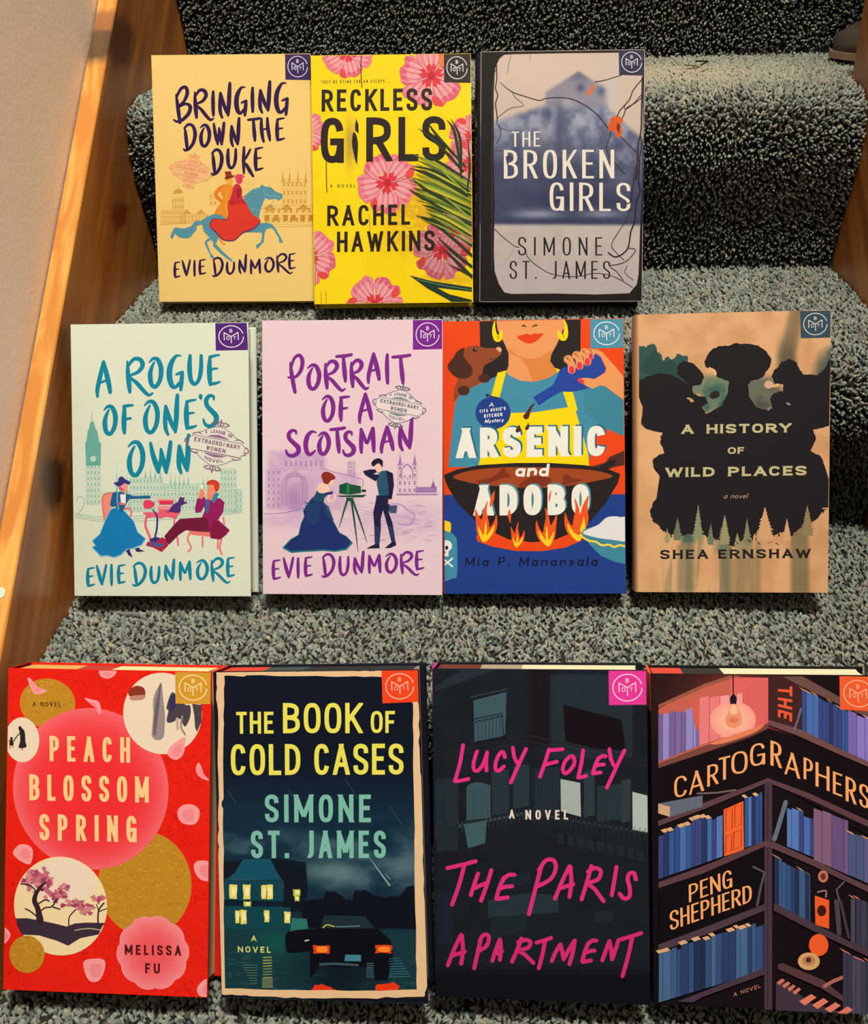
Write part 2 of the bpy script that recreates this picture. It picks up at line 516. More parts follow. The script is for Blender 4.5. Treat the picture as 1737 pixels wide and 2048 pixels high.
# brush letters: strokes of (x, y, width)
BR = {
 'A': [[(.5, 0, .8), (.3, .38, 1.1), (.1, .78, 1.05), (.1, 1, .7)], [(.5, .01, .9), (.7, .35, 1.2), (.86, .65, 1.2), (.95, .88, .9)], [(.16, .62, .5), (.5, .57, .6), (.8, .52, .5)]],
 'B': [[(.13, .22, .5), (.2, .45, 1), (.3, .8, 1.1), (.36, 1, .8)], [(.15, .3, .7), (.4, .07, .9), (.68, .02, 1), (.78, .18, 1.1), (.6, .4, .9), (.3, .55, .7), (.7, .48, .8), (.95, .56, 1.1), (.85, .75, 1.1), (.5, .92, 1), (.2, .97, .8), (0, .92, .5)]],
 'C': [[(.98, .06, .4), (.62, .02, .8), (.25, .2, 1.2), (.08, .55, 1.3), (.2, .88, 1.1), (.5, .98, .9), (.9, .82, .5)]],
 'D': [[(.1, .12, .5), (.18, .4, 1.1), (.26, .75, 1.1), (.3, .95, .8)], [(.05, .14, .6), (.4, 0, .9), (.78, .06, 1), (.98, .33, 1.2), (.85, .68, 1.1), (.5, .92, 1), (.15, 1, .8), (0, .95, .5)]],
 'E': [[(.15, .05, .7), (.1, .4, 1.2), (.12, .75, 1.2), (.18, .98, .9)], [(.12, .07, .7), (.5, .03, .7), (.95, .0, .5)], [(.15, .5, .7), (.5, .46, .6), (.78, .45, .5)], [(.15, .97, .8), (.6, .95, .8), (1, .9, .5)]],
 'F': [[(.2, .05, .8), (.15, .4, 1.2), (.14, .75, 1.2), (.18, 1, .8)], [(.12, .06, .8), (.55, .03, .8), (1, .02, .6)], [(.18, .52, .7), (.5, .5, .7), (.8, .48, .6)]],
 'G': [[(.85, .02, .4), (.5, .04, .8), (.15, .3, 1.3), (.08, .62, 1.4), (.25, .88, 1.2), (.5, .92, .9), (.78, .8, .9)], [(.55, .56, .6), (.8, .52, .8), (.98, .5, .7)], [(.95, .5, .9), (.9, .75, 1.1), (.85, 1, .8)]],
 'H': [[(.12, .02, .8), (.13, .4, 1.15), (.22, .75, 1.1), (.35, 1, .8)], [(.7, 0, .8), (.75, .4, 1.2), (.88, .75, 1.1), (.96, .95, .7)], [(.15, .52, .6), (.5, .46, .6), (.8, .42, .6)]],
 'I': [[(.5, 0, .8), (.4, .3, 1.1), (.5, .7, 1.1), (.65, 1, .8)]],
 'K': [[(.12, 0, .8), (.08, .4, 1.15), (.1, .75, .9), (.12, .9, .6)], [(.7, .08, .7), (.4, .3, .8), (.12, .5, .5), (.35, .6, 1), (.65, .8, 1.2), (1, 1, .7)]],
 'L': [[(.55, 0, .9), (.4, .4, 1), (.2, .8, 1), (.12, .94, .9)], [(.1, .96, 1), (.5, .96, 1), (.95, .9, .9)]],
 'M': [[(.1, .05, .7), (.1, .4, 1.1), (.1, .75, 1.1), (.12, 1, .8)], [(.1, .08, .9), (.3, .4, 1), (.48, .62, .8), (.68, .3, .9), (.85, .02, .9)], [(.86, .03, .9), (.87, .4, 1.2), (.9, .75, 1.1), (.92, .96, .8)]],
 'N': [[(.12, .28, .8), (.08, .6, 1.1), (.12, .85, 1), (.28, 1, .7)], [(.13, .3, .9), (.4, .6, 1.1), (.65, .8, 1.1), (.8, .9, .9)], [(.95, 0, .9), (.9, .3, 1.2), (.86, .65, 1.2), (.8, .93, .8)]],
 'O': [[(.05, .14, .4), (.35, .02, .8), (.7, .06, 1.1), (.95, .35, 1.2), (.88, .72, 1.1), (.55, .97, 1), (.22, .9, 1.1), (.1, .6, 1.2), (.2, .35, .9), (.42, .14, .5)]],
 'P': [[(.12, .2, .5), (.22, .5, 1.1), (.35, .8, 1.1), (.45, 1, .9)], [(.16, .35, .7), (.4, .08, .8), (.75, .0, .9), (.95, .15, 1.1), (.85, .4, 1), (.5, .58, .8), (0, .6, .6)]],
 'R': [[(.04, .1, .5), (.06, .4, 1.1), (.1, .7, 1.2), (.13, .92, .8)], [(.07, .22, .7), (.28, .04, .9), (.52, .05, 1.1), (.62, .2, 1.1), (.45, .38, .9), (.14, .5, .6), (.4, .68, 1), (.65, .88, 1), (.85, 1, .8), (1, .95, .5)]],
 'S': [[(.75, .14, .5), (.72, .04, .7), (.45, .02, .9), (.22, .15, 1.1), (.28, .33, 1.1), (.6, .5, 1.2), (.9, .66, 1.3), (.88, .85, 1.2), (.5, .98, 1), (.15, .92, .8), (.02, .76, .5)]],
 'T': [[(0, .07, .8), (.4, .05, .9), (.75, .03, .9), (1, .0, .8)], [(.45, .05, .8), (.5, .4, 1.1), (.56, .75, 1.2), (.6, 1, .8)]],
 'U': [[(.1, .02, .8), (.06, .4, 1.2), (.14, .8, 1.1), (.4, .97, 1), (.72, .85, .9), (.9, .5, 1.1), (.92, .02, .8)]],
 'V': [[(.04, .03, .7), (.22, .4, 1.2), (.4, .75, 1.2), (.55, 1, .8)], [(.95, 0, .8), (.82, .35, 1), (.68, .7, .9), (.55, .98, .7)]],
 'W': [[(.04, .05, .7), (.14, .4, 1.1), (.3, .75, 1.2), (.4, .98, .7)], [(.4, .96, .7), (.5, .6, .9), (.52, .25, .7)], [(.52, .27, .7), (.62, .6, 1.1), (.75, .98, .8)], [(.75, .96, .8), (.86, .5, 1.1), (.95, .02, .9)]],
 'Y': [[(.1, .0, .8), (.25, .25, 1), (.42, .42, .8)], [(.95, .02, .9), (.6, .35, 1), (.3, .7, 1), (.05, 1, .9)]],
 "'": [[(.6, .0, .9), (.8, .4, 1), (.2, 1, .4)]],
}
MK = {  # slanted marker letters
 'A': [[(0, 1), (.35, .5), (.75, .02)], [(.8, .03), (.85, .5), (.75, .95)], [(.3, .68), (.62, .62), (.95, .56)]],
 'P': [[(.5, .15), (.3, .55), (.08, 1)], [(.42, .22), (.65, .05), (.92, .05), (.98, .2), (.8, .38), (.4, .5)]],
 'R': [[(.45, .05), (.25, .5), (.03, .95)], [(.3, .2), (.6, .1), (.85, .18), (.75, .4), (.35, .52), (.6, .68), (.98, 1)]],
 'T': [[(0, .17), (.5, .1), (1, .02)], [(.6, .1), (.4, .55), (.15, .98)]],
 'H': [[(.38, .15), (.2, .5), (.06, .8)], [(.95, .05), (.75, .5), (.5, .97)], [(.2, .6), (.5, .5), (.75, .43)]],
 'E': [[(.45, .15), (.2, .55), (.05, .95)], [(.45, .18), (.7, .05), (.97, .05)], [(.3, .55), (.55, .5), (.85, .48)], [(.06, .96), (.35, .93), (.62, .9)]],
 'I': [[(.85, .02), (.5, .5), (.15, .95)]],
 'S': [[(.97, .3), (.85, .08), (.6, .1), (.5, .3), (.62, .6), (.6, .9), (.3, .97), (.05, .8)]],
 'M': [[(.05, .85), (.2, .5), (.38, .2)], [(.38, .22), (.45, .5), (.5, .78)], [(.5, .78), (.7, .4), (.92, .05)], [(.92, .06), (.85, .5), (.72, .97)]],
 'N': [[(.05, .95), (.25, .5), (.45, .08)], [(.45, .1), (.55, .5), (.6, .9)], [(.6, .9), (.8, .45), (.95, .05)]],
 'L': [[(.62, .02), (.4, .5), (.1, .92)], [(.06, .96), (.4, .95), (.95, .9)]],
 'U': [[(.3, .05), (.1, .5), (.08, .85), (.35, .92), (.7, .6), (.95, .1)], [(.95, .1), (.88, .5), (.9, .92)]],
 'C': [[(.95, .3), (.8, .05), (.45, .15), (.12, .55), (.1, .88), (.4, .95), (.85, .75)]],
 'Y': [[(.18, .02), (.25, .25), (.4, .42)], [(.95, .05), (.6, .4), (.05, .97)]],
 'F': [[(.42, .05), (.25, .5), (.05, .95)], [(.42, .08), (.7, .06), (.98, .04)], [(.3, .55), (.5, .5), (.75, .45)]],
 'O': [[(.65, .05), (.25, .3), (.05, .7), (.2, .95), (.6, .8), (.95, .4), (.85, .08), (.6, .06)]],
}

def brush(A, st, boxes, w, c, font=BR):
    w = w*.88
    for ch, (x0, y0, x1, y1) in zip(st, boxes):
        h = w/2
        for S in font[ch]:
            P = [(x0+h+p[0]*(x1-x0-2*h), y0+h*.6+p[1]*(y1-y0-1.2*h), p[2] if len(p) > 2 else 1) for p in S]
            A.stroke(P, w, c, up=False)
    A.n += 1

def emblem(A, q, bgc, fg=(232, 222, 214)):
    """the round reader's badge printed in the corner: square TL TR BR BL, ring, M with B, O and T"""
    q = np.array(q, float)
    A.frame(0, 0, 1)
    A.poly(q, bgc)
    def m(u, v):
        return tuple((q[0]*(1-u)+q[1]*u)*(1-v)+(q[3]*(1-u)+q[2]*u)*v)
    sz = np.linalg.norm(q[1]-q[0])
    lw = sz*.029
    ring = [m(.49+.385*math.cos(a), .5+.385*math.sin(a)) for a in np.radians(np.linspace(4, 344, 40))]
    A.stroke(ring, lw, fg, smooth=False, up=False)
    for P in ([(.27, .62), (.27, .36), (.49, .5), (.71, .36), (.71, .62)], [(.49, .5), (.49, .73)]):
        for a, b in zip(P[:-1], P[1:]):
            A.stroke([m(*a), m(*b)], lw, fg, smooth=False, up=False)
    for ch, x0, y0, x1, y1 in (('B', .445, .23, .535, .36), ('O', .335, .49, .44, .62), ('T', .55, .5, .64, .61)):
        text(A, ch, [m(x0, y0), m(x1, y0), m(x1, y1), m(x0, y1)], fg, .17, up=False)
    A.n += 1

def sketch(A, x0, y0, x1, y1, c, nx, ny, lw=3, seed=1, win=True):
    """pen-drawn facade: outline, string courses and rows of small windows"""
    r = random.Random(seed)
    j = lambda: r.uniform(-1, 1)*lw*.5
    for i in range(ny+1):
        y = y0+(y1-y0)*i/ny
        A.stroke([(x0, y+j()), ((x0+x1)/2, y+j()), (x1, y+j())], lw, c, up=False)
    for i in range(nx+1):
        x = x0+(x1-x0)*i/nx
        A.stroke([(x+j(), y0), (x+j(), y1)], lw*.8, c, smooth=False, up=False)
    if win:
        dx, dy = (x1-x0)/nx, (y1-y0)/ny
        for i in range(nx):
            for k in range(ny):
                a, b = x0+dx*(i+.28), y0+dy*(k+.25)
                A.poly([(a, b), (a+dx*.44+j(), b), (a+dx*.44, b+dy*.55), (a, b+dy*.55+j())], c, up=False)
    A.n += 1

def spire(A, x, yb, yt, w, c, lw=3):
    A.poly([(x-w/2, yb), (x, yt), (x+w/2, yb)], c, up=False)
    A.stroke([(x, yt), (x, yt-(yb-yt)*.25)], lw, c, smooth=False, up=False)

def seal(A, cx, cy, s, ang, c, fill, bgc):
    """the ornamental lozenge of the series"""
    ca, sa = math.cos(ang), math.sin(ang)
    def m(x, y):
        return (cx+s*(x*ca-y*sa), cy+s*(x*sa+y*ca))
    def T(st, x0, x1, yt, yb, t=.17, bend=0):
        n = len(st)
        w = (x1-x0)/n
        for i, ch in enumerate(st):
            a, b = x0+i*w+w*.12, x0+(i+1)*w-w*.12
            if ch == 'I':
                a, b = a+w*.15, b-w*.15
            f = lambda x: bend*((x-(x0+x1)/2)/((x1-x0)/2))**2
            text(A, ch, [m(a, yt+f(a)), m(b, yt+f(b)), m(b, yb+f(b)), m(a, yb+f(a))], c, t, up=False)
    loz = [m(-.72, -.3), m(-.45, -.5), m(-.2, -.66), m(0, -.72), m(.2, -.66), m(.45, -.5), m(.72, -.3), m(.72, .3), m(.45, .5), m(.2, .66), m(0, .72), m(-.2, .66), m(-.45, .5), m(-.72, .3)]
    A.poly(loz, bgc)
    for sg in (-1, 1):
        A.poly([m(-.42, .29*sg), m(-.25, .36*sg), m(0, .41*sg), m(.25, .36*sg), m(.42, .29*sg)], fill, smooth=False, up=False)
        A.stroke([m(-.78, .36*sg), m(-.6, .42*sg), m(-.4, .56*sg), m(0, .7*sg), m(.4, .56*sg), m(.6, .42*sg), m(.78, .36*sg)], s*.022, c, up=False)
        for k in (-.16, -.06, .06, .16):
            A.stroke([m(k, .72*sg), m(k*1.9, .80*sg), m(k*.8, .86*sg)], s*.04, c, up=False)
        A.stroke([m(0, .72*sg), m(0, .94*sg)], s*.05, c, up=False)
        A.stroke([m(.98*sg, -.14), m(1.1*sg, -.1), m(1.14*sg, .02), m(1.02*sg, .06)], s*.04, c, up=False)
        A.stroke([m(.98*sg, .14), m(1.08*sg, .12)], s*.04, c, up=False)
        for q in (-1, 1):
            A.stroke([m(.92*q, .29*sg), m(.76*q, .36*sg), m(.62*q, .33*sg)], s*.035, c, up=False)
    A.n += 1
    ban = [m(-.9, -.25), m(.9, -.25), m(.92, -.18), m(1, -.15), m(1, .15), m(.92, .18), m(.9, .25), m(-.9, .25), m(-.92, .18), m(-1, .15), m(-1, -.15), m(-.92, -.18)]
    A.poly(ban, bgc)
    A.stroke(ban+[ban[0]], s*.022, c, smooth=False)
    T('EXTRAORDINARY', -.84, .84, -.185, -.03, .2)
    T('WOMEN', -.36, .36, .04, .19, .2)
    T('A LEAGUE OF', -.5, .5, -.58, -.46, .2, .1)
    T('NOVEL', -.36, .36, .46, .58, .2, -.08)
    A.n += 1
# ------------------------------------------------------------------ the eleven covers
def tower_row(A, x0, x1, yb, yt, n, c, seed):
    r = random.Random(seed)
    for i in range(n):
        x = x0+(x1-x0)*(i+.5)/n
        spire(A, x, yb, yt+(yb-yt)*r.uniform(0, .5), (x1-x0)/n*.45, c, 2.5)
    A.n += 1

def art_duke(A):
    BG, GO = (250, 205, 112), (204, 140, 44)
    A.bg(lambda X, Y: mixc(flat(X, (250, 206, 114)), (243, 192, 108), fbm(X/90, Y/90, 3)*.35))
    A.frame(295, 300, 5.035)
    # pen-drawn skyline, left and right of the riders
    L = (218, 158, 60)
    sketch(A, 140, 600, 390, 740, L, 9, 3, 3, 1)
    sketch(A, 250, 470, 370, 600, L, 5, 2, 3, 2)
    A.ell(312, 440, 50, 55, L, a0=180, a1=360)
    A.stroke([(312, 400), (312, 345)], 5, L)
    sketch(A, 330, 640, 620, 720, L, 8, 2, 3, 3)
    for x in (400, 540):
        A.poly([(x-45, 640), (x, 590), (x+45, 640)], L)
    sketch(A, 1355, 300, 1605, 560, L, 6, 3, 4, 4)
    for x in (1362, 1430, 1515, 1592):
        spire(A, x, 330, 200, 26, L)
    sketch(A, 1170, 560, 1660, 750, L, 8, 2, 4, 5)
    for x in (1235, 1400, 1570):
        A.poly([(x-60, 600), (x, 545), (x+60, 600)], GO, up=False)
        A.rect(x-22, 575, x+22, 620, L)
    for x in (1180, 1270, 1365, 1445, 1540, 1620):
        A.rect(x, 655, x+48, 715, GO)
    A.stroke([(130, 745), (350, 735), (560, 725)], 6, L)
    A.stroke([(1170, 770), (1400, 775), (1660, 765)], 7, L)
    sketch(A, 625, 430, 700, 560, L, 2, 2, 3, 9)
    sketch(A, 960, 300, 1080, 430, (240, 190, 96), 3, 2, 3, 10)
    A.frame(295, 95, 5.035)
    seal(A, 445, 1245, 195, .2, (232, 140, 88), (240, 158, 104), (248, 186, 118))
    # lettering
    PU = (48, 22, 66)
    w = 40
    brush(A, 'BRINGING', [(250, 380, 458, 765), (452, 408, 682, 738), (635, 433, 688, 692), (703, 350, 852, 716), (868, 385, 1014, 692), (1030, 398, 1082, 656), (1103, 335, 1252, 666), (1266, 345, 1428, 688)], w, PU)
    brush(A, 'DOWNTHE', [(350, 763, 500, 1042), (513, 766, 645, 1006), (648, 745, 792, 987), (820, 703, 942, 1003), (998, 703, 1142, 947), (1116, 703, 1252, 957), (1278, 703, 1392, 947)], w*.92, PU)
    brush(A, 'DUKE', [(630, 1018, 768, 1287), (788, 1010, 912, 1227), (943, 995, 1082, 1307), (1063, 998, 1177, 1247)], w*.92, PU)
    A.frame(295, 300, 5.035)
    # riders
    T, OR, RE, DK = (88, 146, 150), (240, 140, 36), (226, 56, 36), (110, 44, 84)
    A.poly([(960, 505), (1000, 440), (1060, 395), (1130, 375), (1155, 345), (1178, 366), (1240, 372), (1290, 418), (1358, 446), (1362, 480), (1322, 512), (1288, 492), (1230, 500), (1185, 485), (1165, 530), (1140, 600), (1122, 690), (1132, 738), (1200, 733), (1252, 745), (1292, 790), (1330, 858), (1348, 890), (1370, 937), (1326, 932), (1324, 890), (1272, 805), (1240, 785), (1196, 800), (1182, 842), (1172, 928), (1150, 950), (1112, 996), (1094, 985), (1097, 955), (1142, 930), (1156, 870), (1152, 832), (1000, 830), (850, 850), (722, 880), (702, 920), (692, 945), (762, 1020), (862, 1112), (850, 1124), (800, 1090), (738, 1042), (664, 966), (664, 925), (640, 900), (602, 930), (642, 1038), (682, 1085), (670, 1095), (640, 1085), (633, 1050), (578, 940), (590, 905), (628, 880), (570, 820), (552, 748), (500, 760), (498, 800), (432, 880), (390, 888), (330, 880), (282, 842), (250, 897), (232, 868), (262, 800), (282, 775), (370, 788), (440, 765), (490, 708), (540, 712), (600, 670), (680, 638), (760, 645), (850, 560)], T)
    A.stroke([(1170, 400), (1195, 450), (1330, 470)], 5, (150, 190, 185))
    A.stroke([(1045, 585), (1120, 600), (1230, 560), (1275, 505)], 5, (150, 170, 150))
    A.poly([(735, 880), (760, 930), (792, 945), (780, 960), (745, 935), (722, 900)], OR)
    A.poly([(740, 362), (800, 340), (862, 358), (880, 400), (855, 480), (825, 560), (812, 640), (800, 690), (745, 655), (680, 640), (700, 585), (742, 530), (762, 480), (740, 440)], OR, True)
    A.stroke([(742, 375), (692, 432), (712, 480), (760, 520)], 38, (236, 128, 26))
    A.stroke([(800, 420), (790, 520), (800, 640)], 5, (250, 178, 80))
    A.ell(828, 308, 36, 40, (243, 172, 60))
    A.poly([(838, 505), (960, 500), (1000, 552), (1062, 652), (1136, 702), (1122, 752), (1062, 806), (962, 842), (882, 912), (800, 918), (738, 892), (686, 828), (636, 784), (628, 745), (655, 692), (700, 688), (780, 694), (812, 670)], DK, True)
    A.poly([(820, 505), (960, 498), (1000, 550), (1062, 648), (1128, 700), (1118, 738), (1058, 790), (960, 826), (880, 898), (800, 905), (742, 878), (694, 816), (642, 776), (638, 748), (662, 698), (704, 694), (782, 702), (815, 668)], RE, True)
    A.poly([(820, 510), (880, 490), (960, 500), (1000, 550), (920, 530), (850, 560)], (196, 40, 34), True)
    A.poly([(876, 352), (925, 345), (952, 400), (948, 455), (960, 505), (838, 505), (850, 440)], (206, 44, 58), True)
    A.poly([(900, 400), (945, 390), (950, 450), (905, 480)], (170, 30, 40), True)
    A.stroke([(950, 470), (985, 462)], 8, (206, 60, 70))
    A.ell(925, 300, 34, 40, (218, 60, 84))
    A.poly([(880, 275), (900, 245), (950, 245), (978, 268), (960, 278), (930, 272), (900, 300)], (232, 66, 88), True)
    A.poly([(778, 216), (840, 210), (852, 252), (880, 262), (850, 280), (790, 300), (778, 280), (790, 260)], (158, 50, 24))
    A.stroke([(782, 276), (830, 268), (878, 256)], 7, (90, 26, 20))
    brush(A, 'EVIEDUNMORE', [(262, 1118, 344, 1288), (340, 1100, 448, 1268), (463, 1106, 492, 1272), (512, 1094, 602, 1257), (648, 1078, 772, 1277), (788, 1122, 892, 1257), (910, 1050, 1010, 1248), (1023, 1094, 1157, 1252), (1168, 1078, 1287, 1237), (1288, 1038, 1472, 1252), (1412, 1038, 1502, 1207)], 26, PU)
    emblem(A, [(569, 107), (619, 107), (621, 161), (570, 160)], (62, 38, 84))

def hib(A, cx, cy, r, a0, petals=5, seed=1, parts=None, dark=1.0):
    """open hibiscus: ruffled petals around a red throat"""
    rr = random.Random(seed)
    for k in range(petals):
        if parts and k not in parts:
            continue
        a = a0+k*2*math.pi/5
        ca, sa = math.cos(a), math.sin(a)
        def m(u, v):
            return (cx+r*(u*ca-v*sa), cy+r*(u*sa+v*ca))
        P = [(0, 0), (.3, -.2), (.6, -.46), (.85, -.5), (.98, -.3), (1.05, -.08), (.98, .12), (1.02, .32), (.85, .5), (.6, .42), (.3, .2)]
        P = [(u*(1+rr.uniform(-.05, .05)), v*(1+rr.uniform(-.1, .1))) for u, v in P]
        base = (222*dark, 96*dark, 108*dark) if k % 2 else (230*dark, 116*dark, 122*dark)
        A.poly([m(*p) for p in P], base, True)
        A.poly([m(.3+.7*(p[0]-.3), p[1]*.72) for p in P[1:]], (234*dark, 148*dark, 142*dark), True)
        for j in range(-4, 5):
            v = j*.09
            A.stroke([m(.12, v*.3), m(.5, v*1.0+rr.uniform(-.02, .02)), m(.92, v*1.15)], r*.022, (214*dark, 76*dark, 92*dark) if j % 2 else (244*dark, 178*dark, 168*dark), up=False, caps=False)
        A.n += 1
        A.poly([m(0, 0), m(.28, -.16), m(.42, -.05), (m(.3, .02)), m(.42, .1), m(.25, .16)], (220*dark, 52*dark, 58*dark))
        if k % 3 == 1:
            A.poly([m(.8, .5), m(.98, .3), m(.7, .25), m(.55, .4)], (228*dark, 70*dark, 66*dark), True)
    A.ell(cx, cy, r*.12, r*.12, (196*dark, 36*dark, 44*dark))

def art_reckless(A):
    def bg(X, Y):
        c = flat(X, (250, 210, 0))
        c = mixc(c, (244, 196, 22), fbm(X/40, Y/14, 5)*.5)
        c = mixc(c, (255, 222, 40), (fbm(X/70, Y/70, 9) > .55)*.25)
        lx, ly = (X-615)*4.963, (Y-300)*4.963
        d = blob(lx, ly, 1150, 560, 420, 120)+blob(lx, ly, 1250, 350, 260, 160)+blob(lx, ly, 1150, 860, 360, 200)+blob(lx, ly, 1400, 1290, 260, 60)
        c = mixc(c, (214, 150, 30), np.clip(d, 0, 1)*.75*(.4+.6*(fbm(lx/60+ly/160, ly/25-lx/160, 4, 2) > .45)))
        gx = (Y-95)*4.963
        c = mixc(c, (176, 140, 50), blob((X-615)*4.963, gx, 425, 960, 45, 230)*.8)
        return c
    A.bg(bg)
    A.frame(615, 95, 4.963)
    hib(A, 400, 60, 240, .1, seed=3)
    hib(A, 1240, 285, 310, -.35, seed=4)
    A.poly([(1320, 120), (1360, 60), (1400, 60), (1400, 190), (1330, 190)], (240, 120, 60), True)
    hib(A, -30, 850, 210, -.7, seed=5)
    hib(A, 1660, 900, 230, 2.4, seed=6)
    hib(A, 1640, 1180, 250, 2.7, seed=7)
    A.frame(615, 300, 4.963)
    hib(A, 800, 330, 290, .42, seed=8)
    A.ell(745, 245, 24, 24, (250, 170, 120))
    hib(A, 20, 1060, 270, -.8, seed=9)
    hib(A, 680, 1530, 270, -2.2, seed=10)
    hib(A, 1350, 1000, 280, .9, seed=11, dark=.86)
    hib(A, 1480, 800, 200, 2.0, seed=12, dark=.86)
    A.frame(615, 95, 4.963)
    for P in ([(540, 80), (535, 220), (545, 400)], [(193, 1140), (196, 1300), (200, 1440)]):
        A.stroke(P, 9, (60, 40, 14))
    A.frame(615, 300, 4.963)
    for P in ([(625, 660), (628, 760), (622, 830)], [(150, 1400), (150, 1520)], [(95, 1000), (92, 1340)], [(195, 1400), (198, 1530)]):
        A.stroke(P, 6, (150, 110, 20))
    # lettering
    INK = (40, 26, 22)
    A.frame(615, 95, 4.963)
    line(A, "THEY'RE DYING FOR AN ESCAPE...", 142, 822, 332, 364, INK, .15, gap=.38, slope=-.018)
    line(A, 'RECKLESS', 145, 1250, 422, 642, INK, .165, slope=-.012, gap=.17)
    K = (38, 24, 26)
    line(A, 'G', 138, 368, 702, 1150, K, .155, slope=0)
    A.poly([(490, 712), (512, 770), (515, 860), (480, 830), (478, 770)], K)
    A.poly([(460, 850), (490, 870), (508, 960), (505, 1060), (496, 1162), (470, 1080), (448, 960)], K, True)
    A.stroke([(488, 705), (470, 800), (440, 880), (432, 1000), (470, 1110)], 9, (190, 160, 80))
    line(A, 'RL', 590, 1112, 700, 1140, K, .155, slope=-.012, gap=.16)
    line(A, 'S', 1150, 1385, 688, 1135, K, .155)
    A.frame(615, 300, 4.963)
    # palm fronds
    G1, G2, G3 = (34, 54, 28), (84, 112, 34), (140, 156, 44)
    r = random.Random(2)
    for i in range(26):
        t = i/25
        bx, by = 1640, 330+t*560
        tipx = 1040+abs(t-.35)*150+r.uniform(-40, 60)
        tipy = by-300+t*150+r.uniform(-15, 15)
        if t > .72:
            tipx, tipy = 1110+r.uniform(0, 150), by-215+r.uniform(-20, 20)
        c = (G1, (124, 140, 40), (170, 160, 40), G2, G3, (196, 176, 40))[i % 6]
        A.stroke([(tipx, tipy, .12), ((tipx*2+bx)/3, (tipy*2+by)/3-14, 1.0), ((tipx+bx*2)/3, (tipy+by*2)/3-10, .9), (bx, by, .5)], 27, c)
    for P in ([(1115, -205, .1), (1300, -60, 1), (1560, 220, .8)], [(1180, -300, .1), (1320, -110, 1), (1580, 170, .7)], [(1400, -290, .1), (1480, -150, 1), (1545, 290, .6)],
              [(1440, -300, .1), (1530, -100, 1), (1540, 280, .5)], [(1030, 190, .1), (1250, 260, 1), (1600, 470, .8)], [(1050, 165, .1), (1300, 230, 1), (1620, 420, .7)],
              [(1040, 290, .1), (1250, 440, 1), (1630, 650, .8)], [(1090, 660, .1), (1300, 730, 1), (1650, 960, .8)], [(1100, 655, .1), (1350, 800, .9), (1650, 1060, .8)],
              [(1300, 870, .1), (1450, 1010, .9), (1650, 1170, .8)], [(1380, 1000, .1), (1500, 1120, .9), (1650, 1270, .8)], [(1390, 1130, .1), (1650, 1260, .8)],
              [(1010, 390, .1), (1200, 510, .9), (1640, 760, .8)], [(1610, -120, .2), (1625, 200, .8), (1600, 420, .5)]):
        A.stroke(P, 29, G1)
    for P in ([(1150, 700, .1), (1380, 790, .8), (1640, 940, .6)], [(1350, 455, .1), (1480, 560, .9), (1640, 700, .6)], [(1340, 600, .1), (1500, 690, .8), (1640, 800, .6)], [(1280, 130, .1), (1400, 260, .9), (1600, 440, .5)]):
        A.stroke(P, 22, G3)
    A.poly([(1025, 1250), (1250, 1310), (1650, 1375), (1650, 1420), (1300, 1375), (1420, 1440), (1650, 1500), (1650, 1540), (1480, 1540), (1400, 1490), (1200, 1380)], (30, 52, 34))
    A.stroke([(1100, 1290), (1350, 1350), (1640, 1400)], 8, (90, 130, 90))
    line(A, 'A NOVEL', 232, 486, 342, 376, INK, .15, gap=.55)
    line(A, 'RACHEL', 205, 1030, 552, 755, INK, .16, gap=.2, slope=-.008)
    line(A, 'HAWKINS', 302, 1275, 812, 1014, INK, .16, gap=.2, slope=-.006)
    emblem(A, [(890, 107), (944, 108), (945, 166), (891, 165)], (48, 36, 34))

